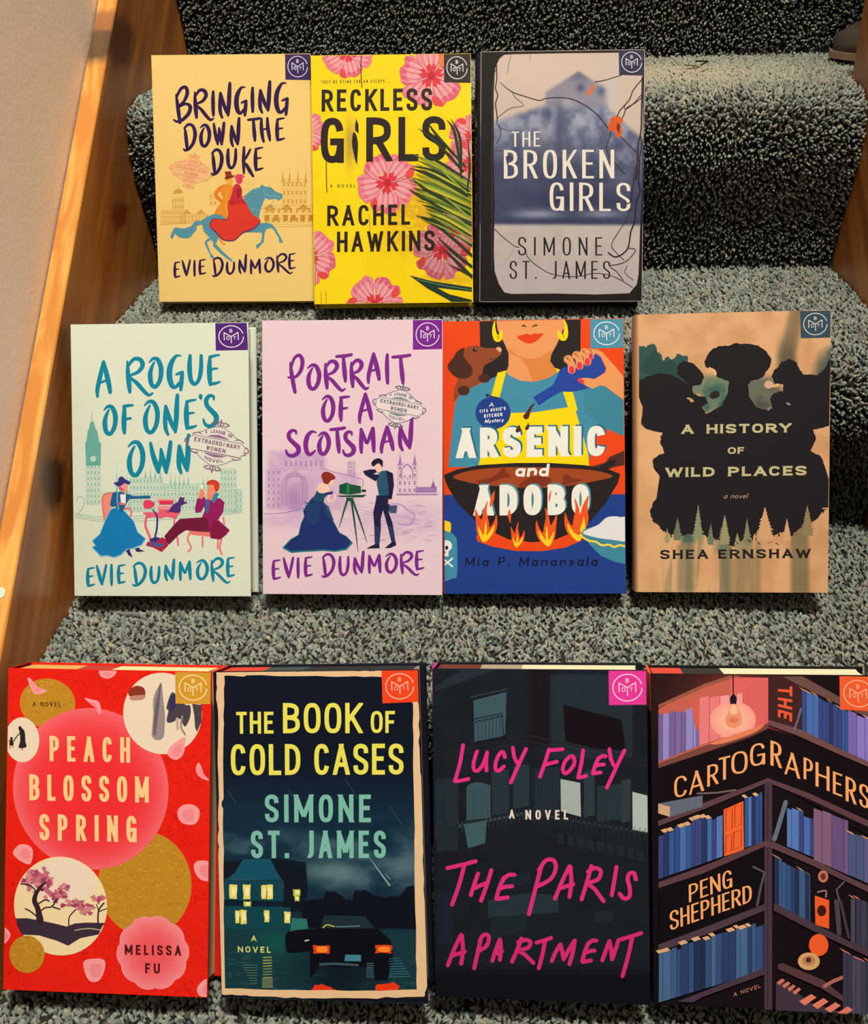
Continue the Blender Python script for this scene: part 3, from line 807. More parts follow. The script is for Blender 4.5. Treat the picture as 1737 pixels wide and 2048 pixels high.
def art_broken(A):
    def bg(X, Y):
        lx, ly = (X-940)*4.825, (Y-85)*4.825
        c = flat(X, (214, 186, 158))
        c = mixc(c, (222, 192, 162), blob(lx, ly, 600, 250, 500, 200))
        # roof and walls of the blurred house
        roof = sm(0, 60, ly-(460-(460-255)*np.clip(1-np.abs(lx-1040)/330, 0, 1)))*sm(700, 750, lx)*(1-sm(1290, 1350, lx))
        c = mixc(c, (142, 136, 142), roof*.9)
        c = mixc(c, (106, 106, 124), blob(lx, ly, 1040, 300, 250, 70)*roof)
        low = sm(-30, 60, ly-(760-(760-600)*np.clip((lx-270)/450, 0, 1)+np.clip((lx-1300)/350, 0, 1)*330))
        body = np.clip(low, 0, 1)
        c = mixc(c, (120, 124, 138), body*.95)
        n = fbm(lx/90, ly/110, 7)
        c = mixc(c, (160, 160, 166), body*sm(.45, .7, n)*.85)
        c = mixc(c, (82, 88, 106), body*sm(.55, .3, n)*.6)
        c = mixc(c, (158, 148, 150), blob(lx, ly, 700, 920, 90, 160)*.5)
        c = mixc(c, (80, 80, 100), blob(lx, ly, 850, 850, 50, 220)*.8)
        for x, y in ((1060, 440), (1260, 470), (755, 690), (1400, 1000)):
            c = mixc(c, (78, 80, 104), blob(lx, ly, x, y, 40, 45)*.85)
        for x, y in ((1040, 770), (1020, 980), (930, 600), (1170, 880)):
            c = mixc(c, (188, 178, 178), blob(lx, ly, x, y, 50, 60)*.6)
        for x in (330, 430, 540, 640, 900, 1010, 1110, 1200):
            for y in (900, 1080, 1230):
                c = mixc(c, (152, 150, 164), blob(lx, ly, x, y+(x % 7)*6, 24, 46)*.35)
        c = mixc(c, (206, 190, 176), blob(lx, ly, 1350, 480, 60, 200)*.9)
        # dusk below
        ly2 = (Y-300)*4.825
        d = sm(-250, 250, ly2)
        c = mixc(c, (54, 58, 80), d*.85*(1-.5*blob(lx, ly2, 1500, 100, 200, 250)))
        c = mixc(c, (84, 84, 108), blob(lx, ly2, 520, 300, 260, 180)*.45)
        c = mixc(c, (44, 44, 72), blob(lx, ly2, 1000, 480, 500, 90)*.6)
        c = mixc(c, (150, 148, 156), blob(lx, ly2, 640, 625, 210, 42)*.95)
        c = mixc(c, (144, 142, 152), blob(lx, ly2, 1260, 620, 180, 38)*.85)
        c = mixc(c, (54, 54, 80), blob(lx, ly2, 950, 690, 700, 26)*.75)
        g = sm(705, 750, ly2)
        c = mixc(c, (206, 188, 166), g)
        c = mixc(c, (170, 150, 136), g*fbm(lx/120, ly2/120, 2)*.5)
        c = mixc(c, (184, 164, 160), g*sm(900, 1350, ly2)*.4)
        return c
    A.bg(bg)
    BR_, BL = (58, 42, 44), (40, 30, 36)
    A.frame(940, 85, 4.825)
    def tw(P, w=9, c=BR_):
        A.stroke(P, w, c, up=False)
    tw([(290, 390, .5), (400, 480, 1), (540, 530, 1), (670, 565, 1), (720, 545, 1), (850, 535, 1.1), (980, 550, 1.1), (1120, 620, 1.2), (1230, 710, 1.2), (1320, 830, 1.3)], 10)
    tw([(395, 470, .6), (440, 540), (515, 615, .8), (400, 640), (310, 700), (262, 760), (290, 830), (420, 870, .5)], 7)
    tw([(258, 220), (262, 350), (250, 450), (270, 520), (250, 600), (262, 700), (265, 770)], 11)
    tw([(400, 120, .5), (375, 220), (360, 330, .4)], 5)
    tw([(585, 120, .6), (570, 200, .3)], 6)
    tw([(1200, 380, 1.4), (1300, 360), (1390, 330), (1450, 312)], 9)
    tw([(1650, 345), (1560, 460), (1530, 540), (1475, 610), (1430, 660), (1405, 720)], 11)
    tw([(1640, 530), (1580, 580), (1500, 630), (1470, 700), (1450, 740)], 10)
    tw([(1475, 600), (1490, 640), (1560, 590), (1640, 500)], 9)
    tw([(1345, 860), (1330, 930), (1305, 1010), (1320, 1080), (1400, 1180), (1475, 1270)], 9)
    tw([(1305, 1010), (1240, 1035, .4)], 8)
    tw([(1430, 895), (1500, 970), (1590, 1060)], 10)
    tw([(1650, 330), (1640, 700), (1635, 850), (1605, 1000), (1600, 1150), (1590, 1330)], 15)
    tw([(1630, 880), (1640, 1000), (1620, 1100), (1580, 1220), (1560, 1330)], 12)
    tw([(250, 1050), (310, 1055), (440, 1050, .4)], 6)
    tw([(280, 800), (300, 900), (260, 980)], 7)
    A.n += 1
    A.poly([(1350, 730), (1410, 712), (1465, 740), (1440, 790), (1455, 850), (1438, 905), (1400, 915), (1385, 860), (1325, 850), (1322, 828)], (226, 92, 34), True)
    A.poly([(1410, 770), (1435, 800), (1425, 880), (1400, 830)], (120, 44, 20))
    A.poly([(1170, 400), (1190, 430), (1165, 480), (1125, 515), (1110, 490), (1145, 450)], (222, 112, 62), True)
    W = (246, 226, 192)
    line(A, 'THE', 400, 675, 868, 1014, W, .12, th=.085, slope=-.02, gap=.22)
    line(A, 'BROKEN', 328, 1378, 1045, 1322, W, .125, th=.08, slope=-.01, gap=.19)
    A.poly([(395, 1085), (412, 1130), (380, 1160), (360, 1200), (345, 1110)], (70, 66, 84))
    A.frame(940, 300, 4.825)
    line(A, 'GIRLS', 762, 1532, 318, 592, W, .125, th=.08, slope=0, gap=.2)
    K = (38, 30, 32)
    line(A, 'SIMONE', 462, 1262, 848, 1024, K, .095, th=.07, slope=-.003, gap=.42)
    line(A, 'ST. JAMES', 382, 1338, 1078, 1250, K, .095, th=.07, slope=-.003, gap=.3)
    def tw(P, w=7, c=(60, 44, 50)):
        A.stroke(P, w, c, up=False)
    tw([(240, 770), (320, 850), (430, 935), (470, 945)], 8)
    tw([(430, 935), (390, 1020), (300, 1150, .5)], 4, (150, 130, 118))
    tw([(530, 970), (560, 1050), (650, 1130), (760, 1195), (900, 1225), (1060, 1222), (1170, 1195), (1300, 1205), (1420, 1250), (1550, 1330)], 8)
    tw([(1610, 0), (1600, 150), (1570, 300), (1545, 400), (1540, 520), (1500, 660), (1420, 790), (1350, 920), (1400, 1000), (1470, 1065)], 8)
    tw([(1620, 100), (1610, 300), (1625, 400), (1590, 500), (1580, 600), (1570, 700), (1535, 790), (1510, 940), (1450, 1010), (1380, 1035), (1320, 995)], 14, BL)
    tw([(1600, 200), (1560, 330), (1530, 500), (1490, 515)], 10, BL)
    tw([(1510, 950), (1580, 970), (1500, 1070), (1420, 1105), (1335, 1125), (1400, 1180), (1460, 1260)], 9)
    tw([(1500, 1120), (1480, 1190), (1560, 1260)], 7)
    A.n += 1
    # dark worn border around the picture
    A.frame(940, 85, 4.825)
    o = [(-120, -200), (1900, -200), (1900, 2800), (-120, 2800)]
    y2 = 215*4.825
    hole = [(330, 125), (420, 118), (900, 104), (1450, 92), (1600, 92), (1648, 130), (1652, 340), (1652, 900), (1645, y2+300), (1622, y2+800), (1608, y2+1200), (1590, y2+1300), (1520, y2+1385), (1200, y2+1398), (800, y2+1390), (400, y2+1395), (330, y2+1380), (280, y2+1300), (240, y2+1180), (232, y2+1000), (240, y2+500), (228, y2+100), (232, 900), (232, 500), (245, 260), (285, 165)]
    A.poly(o, (30, 23, 24), holes=[hole])
    A.stroke([(262, 250), (222, 400), (216, 900), (215, 1400), (212, 2200)], 7, (66, 54, 46))
    emblem(A, [(1235, 97), (1287, 97), (1287, 150), (1236, 149)], (50, 48, 68))

def london(A, c, c2):
    A.frame(130, 900, 4.3425)
    sketch(A, 185, 20, 310, 480, c, 4, 9, 3.5, 21)
    A.poly([(175, -60), (315, -60), (310, 140), (185, 140)], c2)
    A.poly([(200, -170), (280, -170), (300, -60), (185, -60)], c2)
    A.poly([(222, -240), (250, -240), (272, -165), (205, -165)], c2)
    A.stroke([(235, -240), (232, -340, .3)], 8, c2)
    A.ell(246, 80, 25, 26, (196, 214, 176))
    A.stroke([(246, 62), (246, 80), (258, 84)], 3, c2, smooth=False)
    sketch(A, 320, 370, 570, 540, c, 8, 4, 3.5, 22)
    sketch(A, 560, 240, 850, 540, c, 10, 5, 3.5, 23)
    sketch(A, 850, 300, 1350, 530, c, 16, 4, 3.5, 24)
    sketch(A, 1350, 170, 1490, 540, c, 5, 7, 3.5, 25)
    sketch(A, 1480, 350, 1540, 520, c, 2, 3, 3.5, 26)
    tower_row(A, 430, 560, 380, 140, 3, c, 3)
    tower_row(A, 680, 850, 250, 160, 4, c, 4)
    tower_row(A, 900, 1090, 310, 180, 5, c, 5)
    tower_row(A, 1180, 1260, 310, 200, 2, c, 6)
    for k in range(3):
        A.stroke([(90, 560+k*14), (400, 590+k*20), (900, 560+k*22), (1540, 530+k*10)], 3, c)
    A.stroke([(100, 450), (120, 410), (170, 430), (160, 500), (110, 560)], 5, c)

def art_rogue(A):
    A.bg(lambda X, Y: mixc(flat(X, (222, 220, 184)), (212, 214, 178), fbm(X/120, Y/120, 3)*.6))
    london(A, (138, 184, 154), (104, 166, 142))
    A.frame(130, 900, 4.3425)
    # woman on the left chair
    RS, BL, BD = (232, 118, 104), (16, 120, 166), (30, 92, 132)
    A.poly([(322, 420), (350, 385), (410, 375), (425, 400), (400, 500), (440, 545), (350, 620), (330, 560)], (236, 140, 110), True)
    A.stroke([(412, 378), (350, 390), (325, 440), (338, 540), (345, 610)], 14, RS)
    A.stroke([(500, 520), (560, 510), (578, 540), (572, 580)], 16, RS)
    A.poly([(400, 515), (470, 500), (530, 545), (600, 620), (640, 715), (705, 775), (670, 830), (600, 860), (540, 870), (490, 920), (430, 942), (375, 925), (310, 930), (235, 850), (262, 835), (235, 790), (300, 735), (350, 610)], (150, 196, 206), False)
    A.poly([(404, 518), (470, 500), (526, 545), (596, 620), (632, 720), (700, 774), (664, 826), (596, 853), (534, 864), (486, 913), (428, 934), (376, 917), (314, 922), (242, 848), (270, 832), (242, 792), (306, 738), (356, 612)], BL, False)
    A.stroke([(470, 560), (500, 650), (590, 800)], 4, (30, 100, 150))
    A.poly([(415, 375), (480, 365), (560, 390), (600, 405), (740, 400), (745, 425), (600, 428), (560, 430), (530, 480), (500, 545), (470, 535), (440, 490), (410, 500), (392, 480), (405, 420)], BD)
    A.poly([(480, 385), (530, 380), (530, 470), (490, 480)], (238, 226, 200))
    A.stroke([(462, 370), (455, 430), (468, 520)], 12, (120, 160, 170))
    A.poly([(478, 378), (500, 384), (520, 378), (520, 392), (500, 386), (480, 392)], (40, 40, 60))
    A.stroke([(480, 470), (515, 475)], 20, (226, 98, 100))
    A.ell(512, 332, 36, 40, (236, 148, 132))
    A.poly([(470, 320), (520, 350), (500, 360), (472, 345)], (206, 86, 96), True)
    A.poly([(425, 290), (460, 280), (470, 245), (500, 236), (530, 262), (568, 282), (555, 305), (520, 292), (490, 315), (460, 318)], (54, 46, 110), True)
    A.poly([(530, 880), (560, 860), (575, 900), (590, 935), (570, 925), (550, 915), (545, 900)], (62, 40, 88))
    A.poly([(610, 860), (640, 850), (660, 870), (695, 880), (650, 888), (620, 885)], (62, 40, 88))
    # table
    TP = (232, 92, 104)
    A.rect(680, 545, 1000, 562, TP)
    A.poly([(700, 562), (985, 562), (970, 600), (880, 585), (830, 600), (760, 585), (715, 600)], TP)
    A.stroke([(710, 580), (700, 660), (735, 750), (745, 790)], 20, TP)
    A.stroke([(955, 590), (950, 660), (975, 760), (985, 830)], 14, TP)
    A.rect(800, 430, 950, 460, (240, 140, 130))
    A.rect(820, 445, 940, 480, (214, 50, 74))
    A.rect(805, 490, 945, 520, (240, 140, 130))
    A.rect(815, 522, 930, 545, (226, 92, 104))
    A.poly([(682, 460), (720, 436), (780, 466), (765, 500), (730, 515), (692, 510)], (226, 60, 90), True)
    A.stroke([(760, 520, .5), (800, 580), (800, 680), (785, 760), (800, 800)], 16, (56, 48, 116))
    A.poly([(740, 780), (800, 760), (860, 790), (870, 810), (760, 815)], (56, 48, 116), True)
    A.poly([(905, 530), (940, 480), (985, 450), (1000, 412), (1020, 420), (1040, 415), (1035, 450), (1065, 462), (1010, 490), (1000, 545), (930, 545)], (80, 40, 100), True)
    A.stroke([(920, 535), (890, 545), (880, 530, .3)], 8, (80, 40, 100))
    # man in the right chair
    MR, MD, SK = (150, 24, 82), (112, 20, 50), (240, 132, 96)
    A.stroke([(1375, 590), (1380, 660), (1350, 700)], 16, RS)
    A.poly([(1080, 705), (1270, 715), (1380, 740), (1360, 770), (1090, 740)], RS)
    for P in ([(1085, 720), (1065, 780), (1095, 850), (1070, 885)], [(1195, 760), (1195, 845)], [(1330, 770), (1325, 860)], [(1365, 750), (1345, 850), (1360, 910)]):
        A.stroke(P, 16, RS)
    A.poly([(1205, 590), (1000, 602), (960, 640), (865, 750), (880, 800), (905, 825), (990, 740), (1050, 700), (1180, 712), (1260, 715), (1280, 600)], MD)
    A.poly([(875, 780), (900, 830), (840, 888), (770, 850), (705, 832), (720, 800), (790, 805), (845, 760)], (176, 34, 60))
    A.poly([(740, 805), (860, 818), (845, 850), (745, 830)], (64, 92, 140))
    A.poly([(1210, 440), (1260, 420), (1350, 425), (1385, 460), (1375, 540), (1330, 610), (1430, 700), (1400, 740), (1345, 780), (1265, 770), (1255, 700), (1235, 600), (1190, 590), (1215, 530)], MR)
    A.poly([(1300, 610), (1430, 700), (1400, 740), (1345, 780), (1268, 770), (1258, 700)], (130, 20, 60))
    A.poly([(1225, 430), (1258, 450), (1245, 560), (1222, 540)], (48, 98, 150))
    A.poly([(1150, 425), (1218, 410), (1222, 470), (1180, 545), (1135, 550), (1130, 510)], MR)
    A.poly([(1262, 420), (1310, 375), (1335, 380), (1320, 430), (1290, 470)], (44, 130, 150))
    A.poly([(1165, 420), (1170, 365), (1195, 345), (1212, 380), (1205, 415), (1185, 430)], SK, True)
    A.ell(1190, 325, 12, 20, (244, 232, 200))
    A.poly([(1232, 390), (1248, 330), (1260, 300), (1300, 300), (1320, 350), (1290, 400), (1270, 440), (1245, 430)], SK, True)
    A.poly([(1230, 292), (1265, 265), (1310, 268), (1342, 300), (1335, 350), (1310, 365), (1298, 330), (1285, 305), (1250, 308)], (208, 58, 32), True)
    T = (8, 128, 142)
    A.frame(130, 630, 4.3425)
    brush(A, 'AROGUE', [(252, 398, 418, 722), (516, 363, 780, 710), (711, 366, 859, 644), (880, 340, 1044, 664), (1058, 340, 1212, 622), (1228, 340, 1364, 622)], 41, T)
    brush(A, "OFONE'S", [(318, 783, 462, 1054), (483, 773, 607, 1040), (668, 740, 828, 1042), (843, 690, 1002, 1054), (1028, 730, 1158, 1004), (1163, 695, 1197, 748), (1183, 690, 1343, 988)], 41, T)
    brush(A, 'OWN', [(528, 1093, 702, 1414), (718, 1093, 947, 1387), (963, 1040, 1100, 1387)], 43, T)
    seal(A, 1318, 1145, 245, .19, (134, 82, 110), (150, 104, 132), (222, 216, 184))
    A.frame(130, 900, 4.3425)
    brush(A, 'EVIEDUNMORE', [(181, 1018, 272, 1193), (263, 996, 377, 1178), (390, 993, 422, 1183), (448, 993, 537, 1168), (578, 978, 714, 1188), (730, 1008, 837, 1168), (853, 950, 964, 1143), (978, 963, 1110, 1138), (1128, 953, 1252, 1135), (1253, 933, 1443, 1163), (1393, 930, 1483, 1111)], 29, T)
    emblem(A, [(431, 646), (494, 645), (497, 701), (432, 702)], (82, 34, 108))

def art_scots(A):
    def bg(X, Y):
        lx, ly = (X-510)*4.3425, (Y-900)*4.3425
        c = mixc(flat(X, (234, 200, 190)), (226, 188, 184), fbm(X/130, Y/100, 3)*.7)
        m = np.clip(box(lx, ly, 110, 0, 620, 520, 30)+box(lx, ly, 620, 200, 900, 520, 40), 0, 1)
        c = mixc(c, (184, 140, 176), m*(.15+.6*fbm(lx/45, ly/45, 8)))
        c = mixc(c, (150, 100, 150), blob(lx, ly, 350, 420, 90, 140)*.6)
        c = mixc(c, (178, 136, 174), blob(lx, ly, 250, 610, 400, 60)*.6*fbm(lx/60, ly/20, 2))
        c = mixc(c, (178, 136, 174), blob(lx, ly, 1250, 600, 420, 130)*.8*fbm(lx/60, ly/22, 5))
        return c
    A.bg(bg)
    A.frame(510, 900, 4.3425)
    c, c2 = (162, 118, 156), (140, 92, 140)
    sketch(A, 100, 160, 230, 500, (178, 138, 168), 3, 6, 3, 31)
    sketch(A, 250, 60, 600, 160, (178, 138, 168), 8, 1, 3, 32)
    for k, r in enumerate((115, 100, 85, 70)):
        A.stroke([(345-r, 470), (345-r, 330), (345-r*.8, 240), (345, 180+k*14), (345+r*.8, 240), (345+r, 330), (345+r, 470)], 4, c2 if k % 2 else c)
    A.stroke([(80, 548), (250, 540), (430, 500)], 5, c2)
    A.stroke([(610, 160), (700, 190), (900, 240), (940, 260), (935, 330)], 5, c2)
    sketch(A, 808, 95, 872, 220, c, 3, 4, 3, 33)
    sketch(A, 1240, 120, 1410, 380, (168, 126, 160), 4, 4, 4, 34)
    spire(A, 1262, 130, 30, 34, c)
    spire(A, 1388, 130, 30, 34, c)
    for x in (1322, 1322):
        A.ell(x, 185, 34, 46, (230, 196, 190))
    A.stroke([(1275, 240), (1275, 170), (1322, 125), (1368, 170), (1368, 240)], 8, c)
    for x in (1285, 1322, 1360):
        A.rect(x-11, 262, x+11, 340, (228, 192, 190))
    A.rect(1400, 320, 1580, 370, c)
    spire(A, 1550, 330, 265, 46, c2)
    A.rect(1230, 380, 1590, 392, c)
    r = random.Random(5)
    for k in range(50):
        x, y = r.uniform(900, 1500), r.uniform(430, 800)
        A.stroke([(x, y), (x+r.uniform(30, 90), y+r.uniform(-12, 12))], 3, c, smooth=False, up=False)
    A.n += 1
    for P in ([(1180, 470), (1260, 470), (1330, 520), (1390, 570), (1350, 640)], [(1250, 640), (1350, 650), (1385, 600)]):
        A.stroke(P, 14, (186, 146, 180))
    # woman with the camera
    NV, TL, GR = (28, 44, 98), (24, 74, 92), (18, 78, 46)
    A.poly([(540, 375), (610, 400), (600, 450), (640, 520), (668, 580), (740, 715), (800, 745), (855, 805), (800, 865), (700, 882), (600, 872), (500, 878), (400, 882), (320, 890), (240, 845), (310, 770), (380, 730), (400, 640), (430, 570), (420, 520), (480, 430)], (26, 110, 112))
    A.poly([(540, 375), (606, 400), (596, 450), (634, 520), (662, 580), (732, 715), (792, 748), (840, 800), (790, 850), (700, 868), (600, 858), (500, 864), (400, 868), (320, 872), (260, 840), (316, 776), (386, 734), (406, 640), (436, 570), (426, 520), (484, 430)], NV)
    for k in range(7):
        A.stroke([(440+k*3, 450+k*26), (500, 470+k*27), (560, 450+k*24)], 9, TL)
        A.stroke([(590+k*8, 440+k*20), (615+k*10, 470+k*20), (645+k*6, 490+k*18)], 9, TL)
    A.poly([(540, 350), (600, 368), (640, 380), (605, 410), (590, 440), (530, 440), (505, 425)], TL)
    A.poly([(550, 300), (600, 280), (640, 300), (650, 345), (600, 370), (552, 358)], (244, 196, 160), True)
    A.stroke([(650, 380), (640, 440), (690, 430), (700, 390)], 18, (244, 196, 160))
    A.poly([(600, 370), (650, 360), (682, 352), (675, 378), (640, 385)], (46, 40, 110))
    A.poly([(640, 265), (690, 250), (682, 290), (650, 305)], (244, 196, 160), True)
    A.poly([(580, 215), (600, 188), (640, 185), (690, 215), (698, 245), (660, 262), (640, 290), (605, 285), (590, 255)], (140, 42, 30), True)
    A.poly([(735, 300), (800, 278), (815, 290), (922, 310), (925, 370), (820, 385), (735, 375)], GR)
    A.poly([(800, 280), (822, 282), (822, 385), (800, 380)], (44, 120, 66))
    A.rect(928, 340, 968, 362, (20, 56, 36))
    A.poly([(710, 392), (975, 384), (940, 408), (740, 402)], GR)
    for P in ([(810, 415), (775, 530), (735, 670)], [(840, 430), (870, 640), (900, 880)], [(850, 430), (915, 610), (978, 800)]):
        A.stroke([(P[0][0], P[0][1], 1.2), P[1], (P[2][0], P[2][1], .3)], 15, GR)
    A.poly([(795, 410), (860, 410), (850, 440), (805, 440)], GR)
    # man
    DK, TQ = (30, 26, 56), (38, 82, 100)
    A.poly([(1058, 390), (1190, 390), (1180, 450), (1165, 540), (1200, 640), (1225, 800), (1190, 805), (1155, 660), (1115, 520), (1095, 600), (1098, 680), (1085, 820), (1045, 815), (1038, 640), (1030, 540), (1050, 450)], DK)
    A.poly([(1042, 660), (1095, 665), (1082, 820), (1050, 815)], (40, 52, 84))
    A.poly([(1155, 660), (1200, 650), (1225, 800), (1190, 805)], (40, 52, 84))
    A.poly([(1050, 815), (1085, 820), (1088, 852), (970, 855), (1000, 838)], DK)
    A.poly([(1190, 800), (1228, 798), (1230, 828), (1180, 850), (1128, 852), (1150, 835)], DK)
    A.poly([(1065, 200), (1100, 180), (1140, 175), (1170, 200), (1165, 390), (1080, 395), (1062, 300), (1056, 240)], TQ)
    A.poly([(1140, 172), (1200, 200), (1210, 300), (1195, 400), (1190, 425), (1165, 420), (1160, 300)], DK)
    A.poly([(1085, 215), (1050, 270), (960, 215), (938, 180), (1000, 165), (1060, 165), (1078, 185)], DK)
    A.poly([(1045, 155), (1060, 120), (1100, 120), (1105, 170), (1080, 195), (1060, 185)], (244, 190, 160), True)
    A.poly([(1012, 110), (1040, 78), (1080, 70), (1112, 95), (1108, 150), (1095, 130), (1070, 112), (1030, 140)], (28, 22, 40), True)
    A.rect(1160, 425, 1185, 470, (236, 176, 150))
    A.poly([(1165, 482), (1240, 478), (1230, 548), (1172, 545)], (60, 74, 104))
    A.poly([(1030, 205), (1060, 192), (1085, 210)], (244, 230, 220))
    T = (126, 36, 124)
    A.frame(510, 630, 4.3425)
    brush(A, 'PORTRAIT', [(276, 336, 437, 674), (438, 418, 580, 652), (588, 383, 797, 662), (693, 333, 854, 582), (813, 376, 1002, 650), (958, 326, 1100, 597), (1118, 336, 1177, 602), (1178, 340, 1360, 600)], 38, T)
    brush(A, 'OFA', [(566, 690, 702, 930), (718, 693, 834, 922), (883, 673, 1034, 940)], 37, T)
    brush(A, 'SCOTSMAN', [(253, 983, 407, 1232), (418, 993, 552, 1220), (533, 1008, 664, 1217), (643, 966, 797, 1197), (748, 998, 884, 1230), (893, 966, 1062, 1200), (1073, 958, 1222, 1202), (1233, 888, 1384, 1182)], 38, T)
    seal(A, 1252, 795, 205, .19, (84, 96, 104), (128, 136, 136), (232, 208, 190))
    A.frame(510, 900, 4.3425)
    brush(A, 'EVIEDUNMORE', [(143, 943, 237, 1127), (236, 923, 352, 1110), (363, 928, 394, 1112), (423, 918, 514, 1102), (573, 896, 704, 1107), (723, 916, 834, 1097), (848, 876, 962, 1084), (973, 901, 1114, 1074), (1123, 893, 1250, 1074), (1253, 876, 1440, 1095), (1388, 868, 1483, 1048)], 29, T)
    emblem(A, [(825, 640), (884, 640), (885, 699), (825, 700)], (122, 34, 130))

def art_arsenic(A):
    RED, TEAL, BLK, SK, SK2, YE, BLU = (234, 68, 18), (66, 136, 150), (38, 30, 28), (232, 148, 84), (220, 128, 56), (252, 208, 8), (34, 66, 140)
    A.bg(lambda X, Y: mixc(flat(X, RED), (30, 60, 124), sm(-.6, .6, Y-(900+388/4.3425))))
    A.frame(870, 630, 4.3425)
    A.poly([(388, 20), (1265, 20), (1262, 480), (1100, 560), (400, 560)], BLK)
    A.poly([(160, 900), (180, 760), (215, 690), (300, 640), (620, 490), (1060, 480), (1400, 600), (1640, 740), (1660, 1050), (1400, 960), (1330, 1310), (120, 1320)], TEAL)
    A.poly([(1450, 600), (1640, 740), (1660, 1060), (1480, 985), (1400, 900)], (58, 124, 130))
    A.poly([(1290, 640), (1450, 600), (1640, 740), (1660, 1060), (1480, 985), (1300, 850)], (60, 128, 138))
    A.poly([(388, 40), (640, 300), (640, 440), (610, 490), (400, 560)], BLK)
    A.poly([(530, 30), (1130, 30), (1120, 110), (1060, 250), (1010, 340), (1000, 400), (1050, 470), (1060, 500), (980, 550), (860, 580), (740, 570), (640, 520), (620, 490), (640, 440), (640, 330), (600, 240), (545, 130)], SK)
    A.poly([(640, 280), (700, 340), (780, 375), (850, 378), (930, 360), (1010, 300), (1000, 400), (1050, 470), (1060, 500), (980, 550), (860, 580), (740, 570), (640, 520), (625, 490), (642, 440)], SK2)
    A.poly([(642, 330), (740, 370), (800, 450), (850, 575), (740, 570), (640, 520), (622, 490), (642, 440)], SK)
    A.poly([(380, 1310), (480, 850), (665, 850), (860, 845), (1160, 800), (1210, 790), (1330, 1200), (1340, 1310)], YE)
    A.poly([(545, 500), (622, 480), (560, 720), (490, 700)], YE)
    A.poly([(1110, 660), (1195, 660), (1240, 830), (1165, 830)], YE)
    A.poly([(1045, 460), (1090, 475), (1062, 500)], YE)
    A.stroke([(520, 50, .3), (512, 110, 1), (520, 170, 1.6), (545, 205, 2.3), (570, 180, 1.6), (575, 140, .7)], 26, YE)
    A.stroke([(1118, 40, .3), (1135, 90, 1), (1135, 160, 1.6), (1115, 195, 2.3), (1085, 175, 1.6), (1070, 140, .6)], 26, YE)
    A.stroke([(760, 95), (775, 92), (795, 105, .4)], 12, BLK)
    A.stroke([(885, 88), (865, 92), (842, 105, .4)], 12, BLK)
    A.poly([(712, 188), (770, 170), (800, 160), (828, 172), (860, 160), (900, 162), (942, 158), (905, 205), (860, 238), (810, 246), (760, 228)], (228, 60, 20), True)
    # dog
    DG, DE = (146, 68, 34), (74, 38, 26)
    A.poly([(160, 760), (170, 640), (200, 560), (230, 400), (240, 320), (290, 272), (360, 262), (430, 285), (540, 288), (575, 300), (575, 350), (500, 400), (440, 430), (420, 460), (410, 540), (400, 590), (300, 640), (215, 700)], DG)
    A.poly([(258, 285), (200, 310), (160, 370), (112, 440), (140, 500), (200, 545), (270, 550), (320, 520), (325, 460), (280, 400), (250, 350)], DE, True)
    A.ell(348, 302, 20, 17, BLK)
    A.ell(354, 297, 5, 4, (230, 220, 200))
    A.poly([(530, 290), (555, 276), (580, 296), (568, 322)], (234, 160, 120), True)
    A.stroke([(470, 385), (520, 378), (572, 348)], 5, BLK)
    A.ell(430, 550, 52, 38, DE)
    A.ell(252, 655, 52, 42, DE)
    # bottle and hand
    A.poly([(1080, 480), (1120, 455), (1180, 430), (1250, 395), (1330, 350), (1400, 335), (1440, 370), (1485, 470), (1470, 500), (1400, 550), (1370, 620), (1280, 650), (1190, 668), (1100, 665), (1000, 720), (905, 785), (852, 715), (1020, 610), (1060, 540)], BLU)
    A.poly([(1290, 310), (1340, 300), (1400, 295), (1450, 320), (1560, 440), (1640, 540), (1650, 745), (1560, 680), (1480, 620), (1440, 610), (1370, 640), (1320, 620), (1290, 600), (1240, 570), (1262, 548), (1320, 545), (1385, 555), (1480, 500), (1488, 460), (1440, 360), (1400, 335), (1350, 360)], SK)
    for (x, y, dx, dy, l) in ((1160, 380, 45, 110, 1), (1232, 345, 40, 110, 1), (1300, 320, 40, 100, 1), (1360, 312, -10, 55, .8)):
        A.stroke([(x-10, y+5), (x, y), (x+dx*.6, y+dy*.5), (x+dx*.6, y+dy*.9)], 66*l, SK)
        A.ell(x+dx*.6, y+dy*.88, 23*l, 34*l, (228, 54, 62), rot=-.1)
    A.ell(1268, 572, 34, 18, (228, 54, 62), rot=.5)
    A.stroke([(865, 768, .5), (835, 800, 1), (805, 860, 2), (793, 880, 2.6)], 20, (80, 40, 28))
    # tag
    A.ell(506, 848, 152, 142, (30, 60, 124), 40)
    A.stroke([(540, 722), (490, 705), (445, 690)], 9, (20, 30, 60))
    A.poly([(440, 690), (470, 684), (452, 715)], (20, 30, 60))
    W = (238, 228, 200)
    line(A, 'A', 470, 512, 760, 795, W, .16, it=.15)
    line(A, "TITA ROSIE'S", 388, 615, 822, 850, W, .2, gap=.28, slope=-.12)
    line(A, 'KITCHEN', 428, 585, 862, 892, W, .22, gap=.28, slope=-.1)
    line(A, 'Mystery', 432, 595, 905, 938, W, .2, gap=.16, it=.3, slope=-.08)
    # title
    for dx, dy, c in ((15, -13, (44, 104, 116)), (0, 0, W)):
        line(A, 'AR', 190+dx, 545+dx, 980+dy, 1242+dy, c, .25, gap=.15, slope=-.015)
        line(A, 'SENIC', 590+dx, 1480+dx, 972+dy, 1236+dy, c, .25, gap=.19, slope=-.012)
    A.poly([(735, 955), (745, 985), (740, 1010), (715, 1020), (700, 1005), (715, 975)], (80, 40, 28), True)
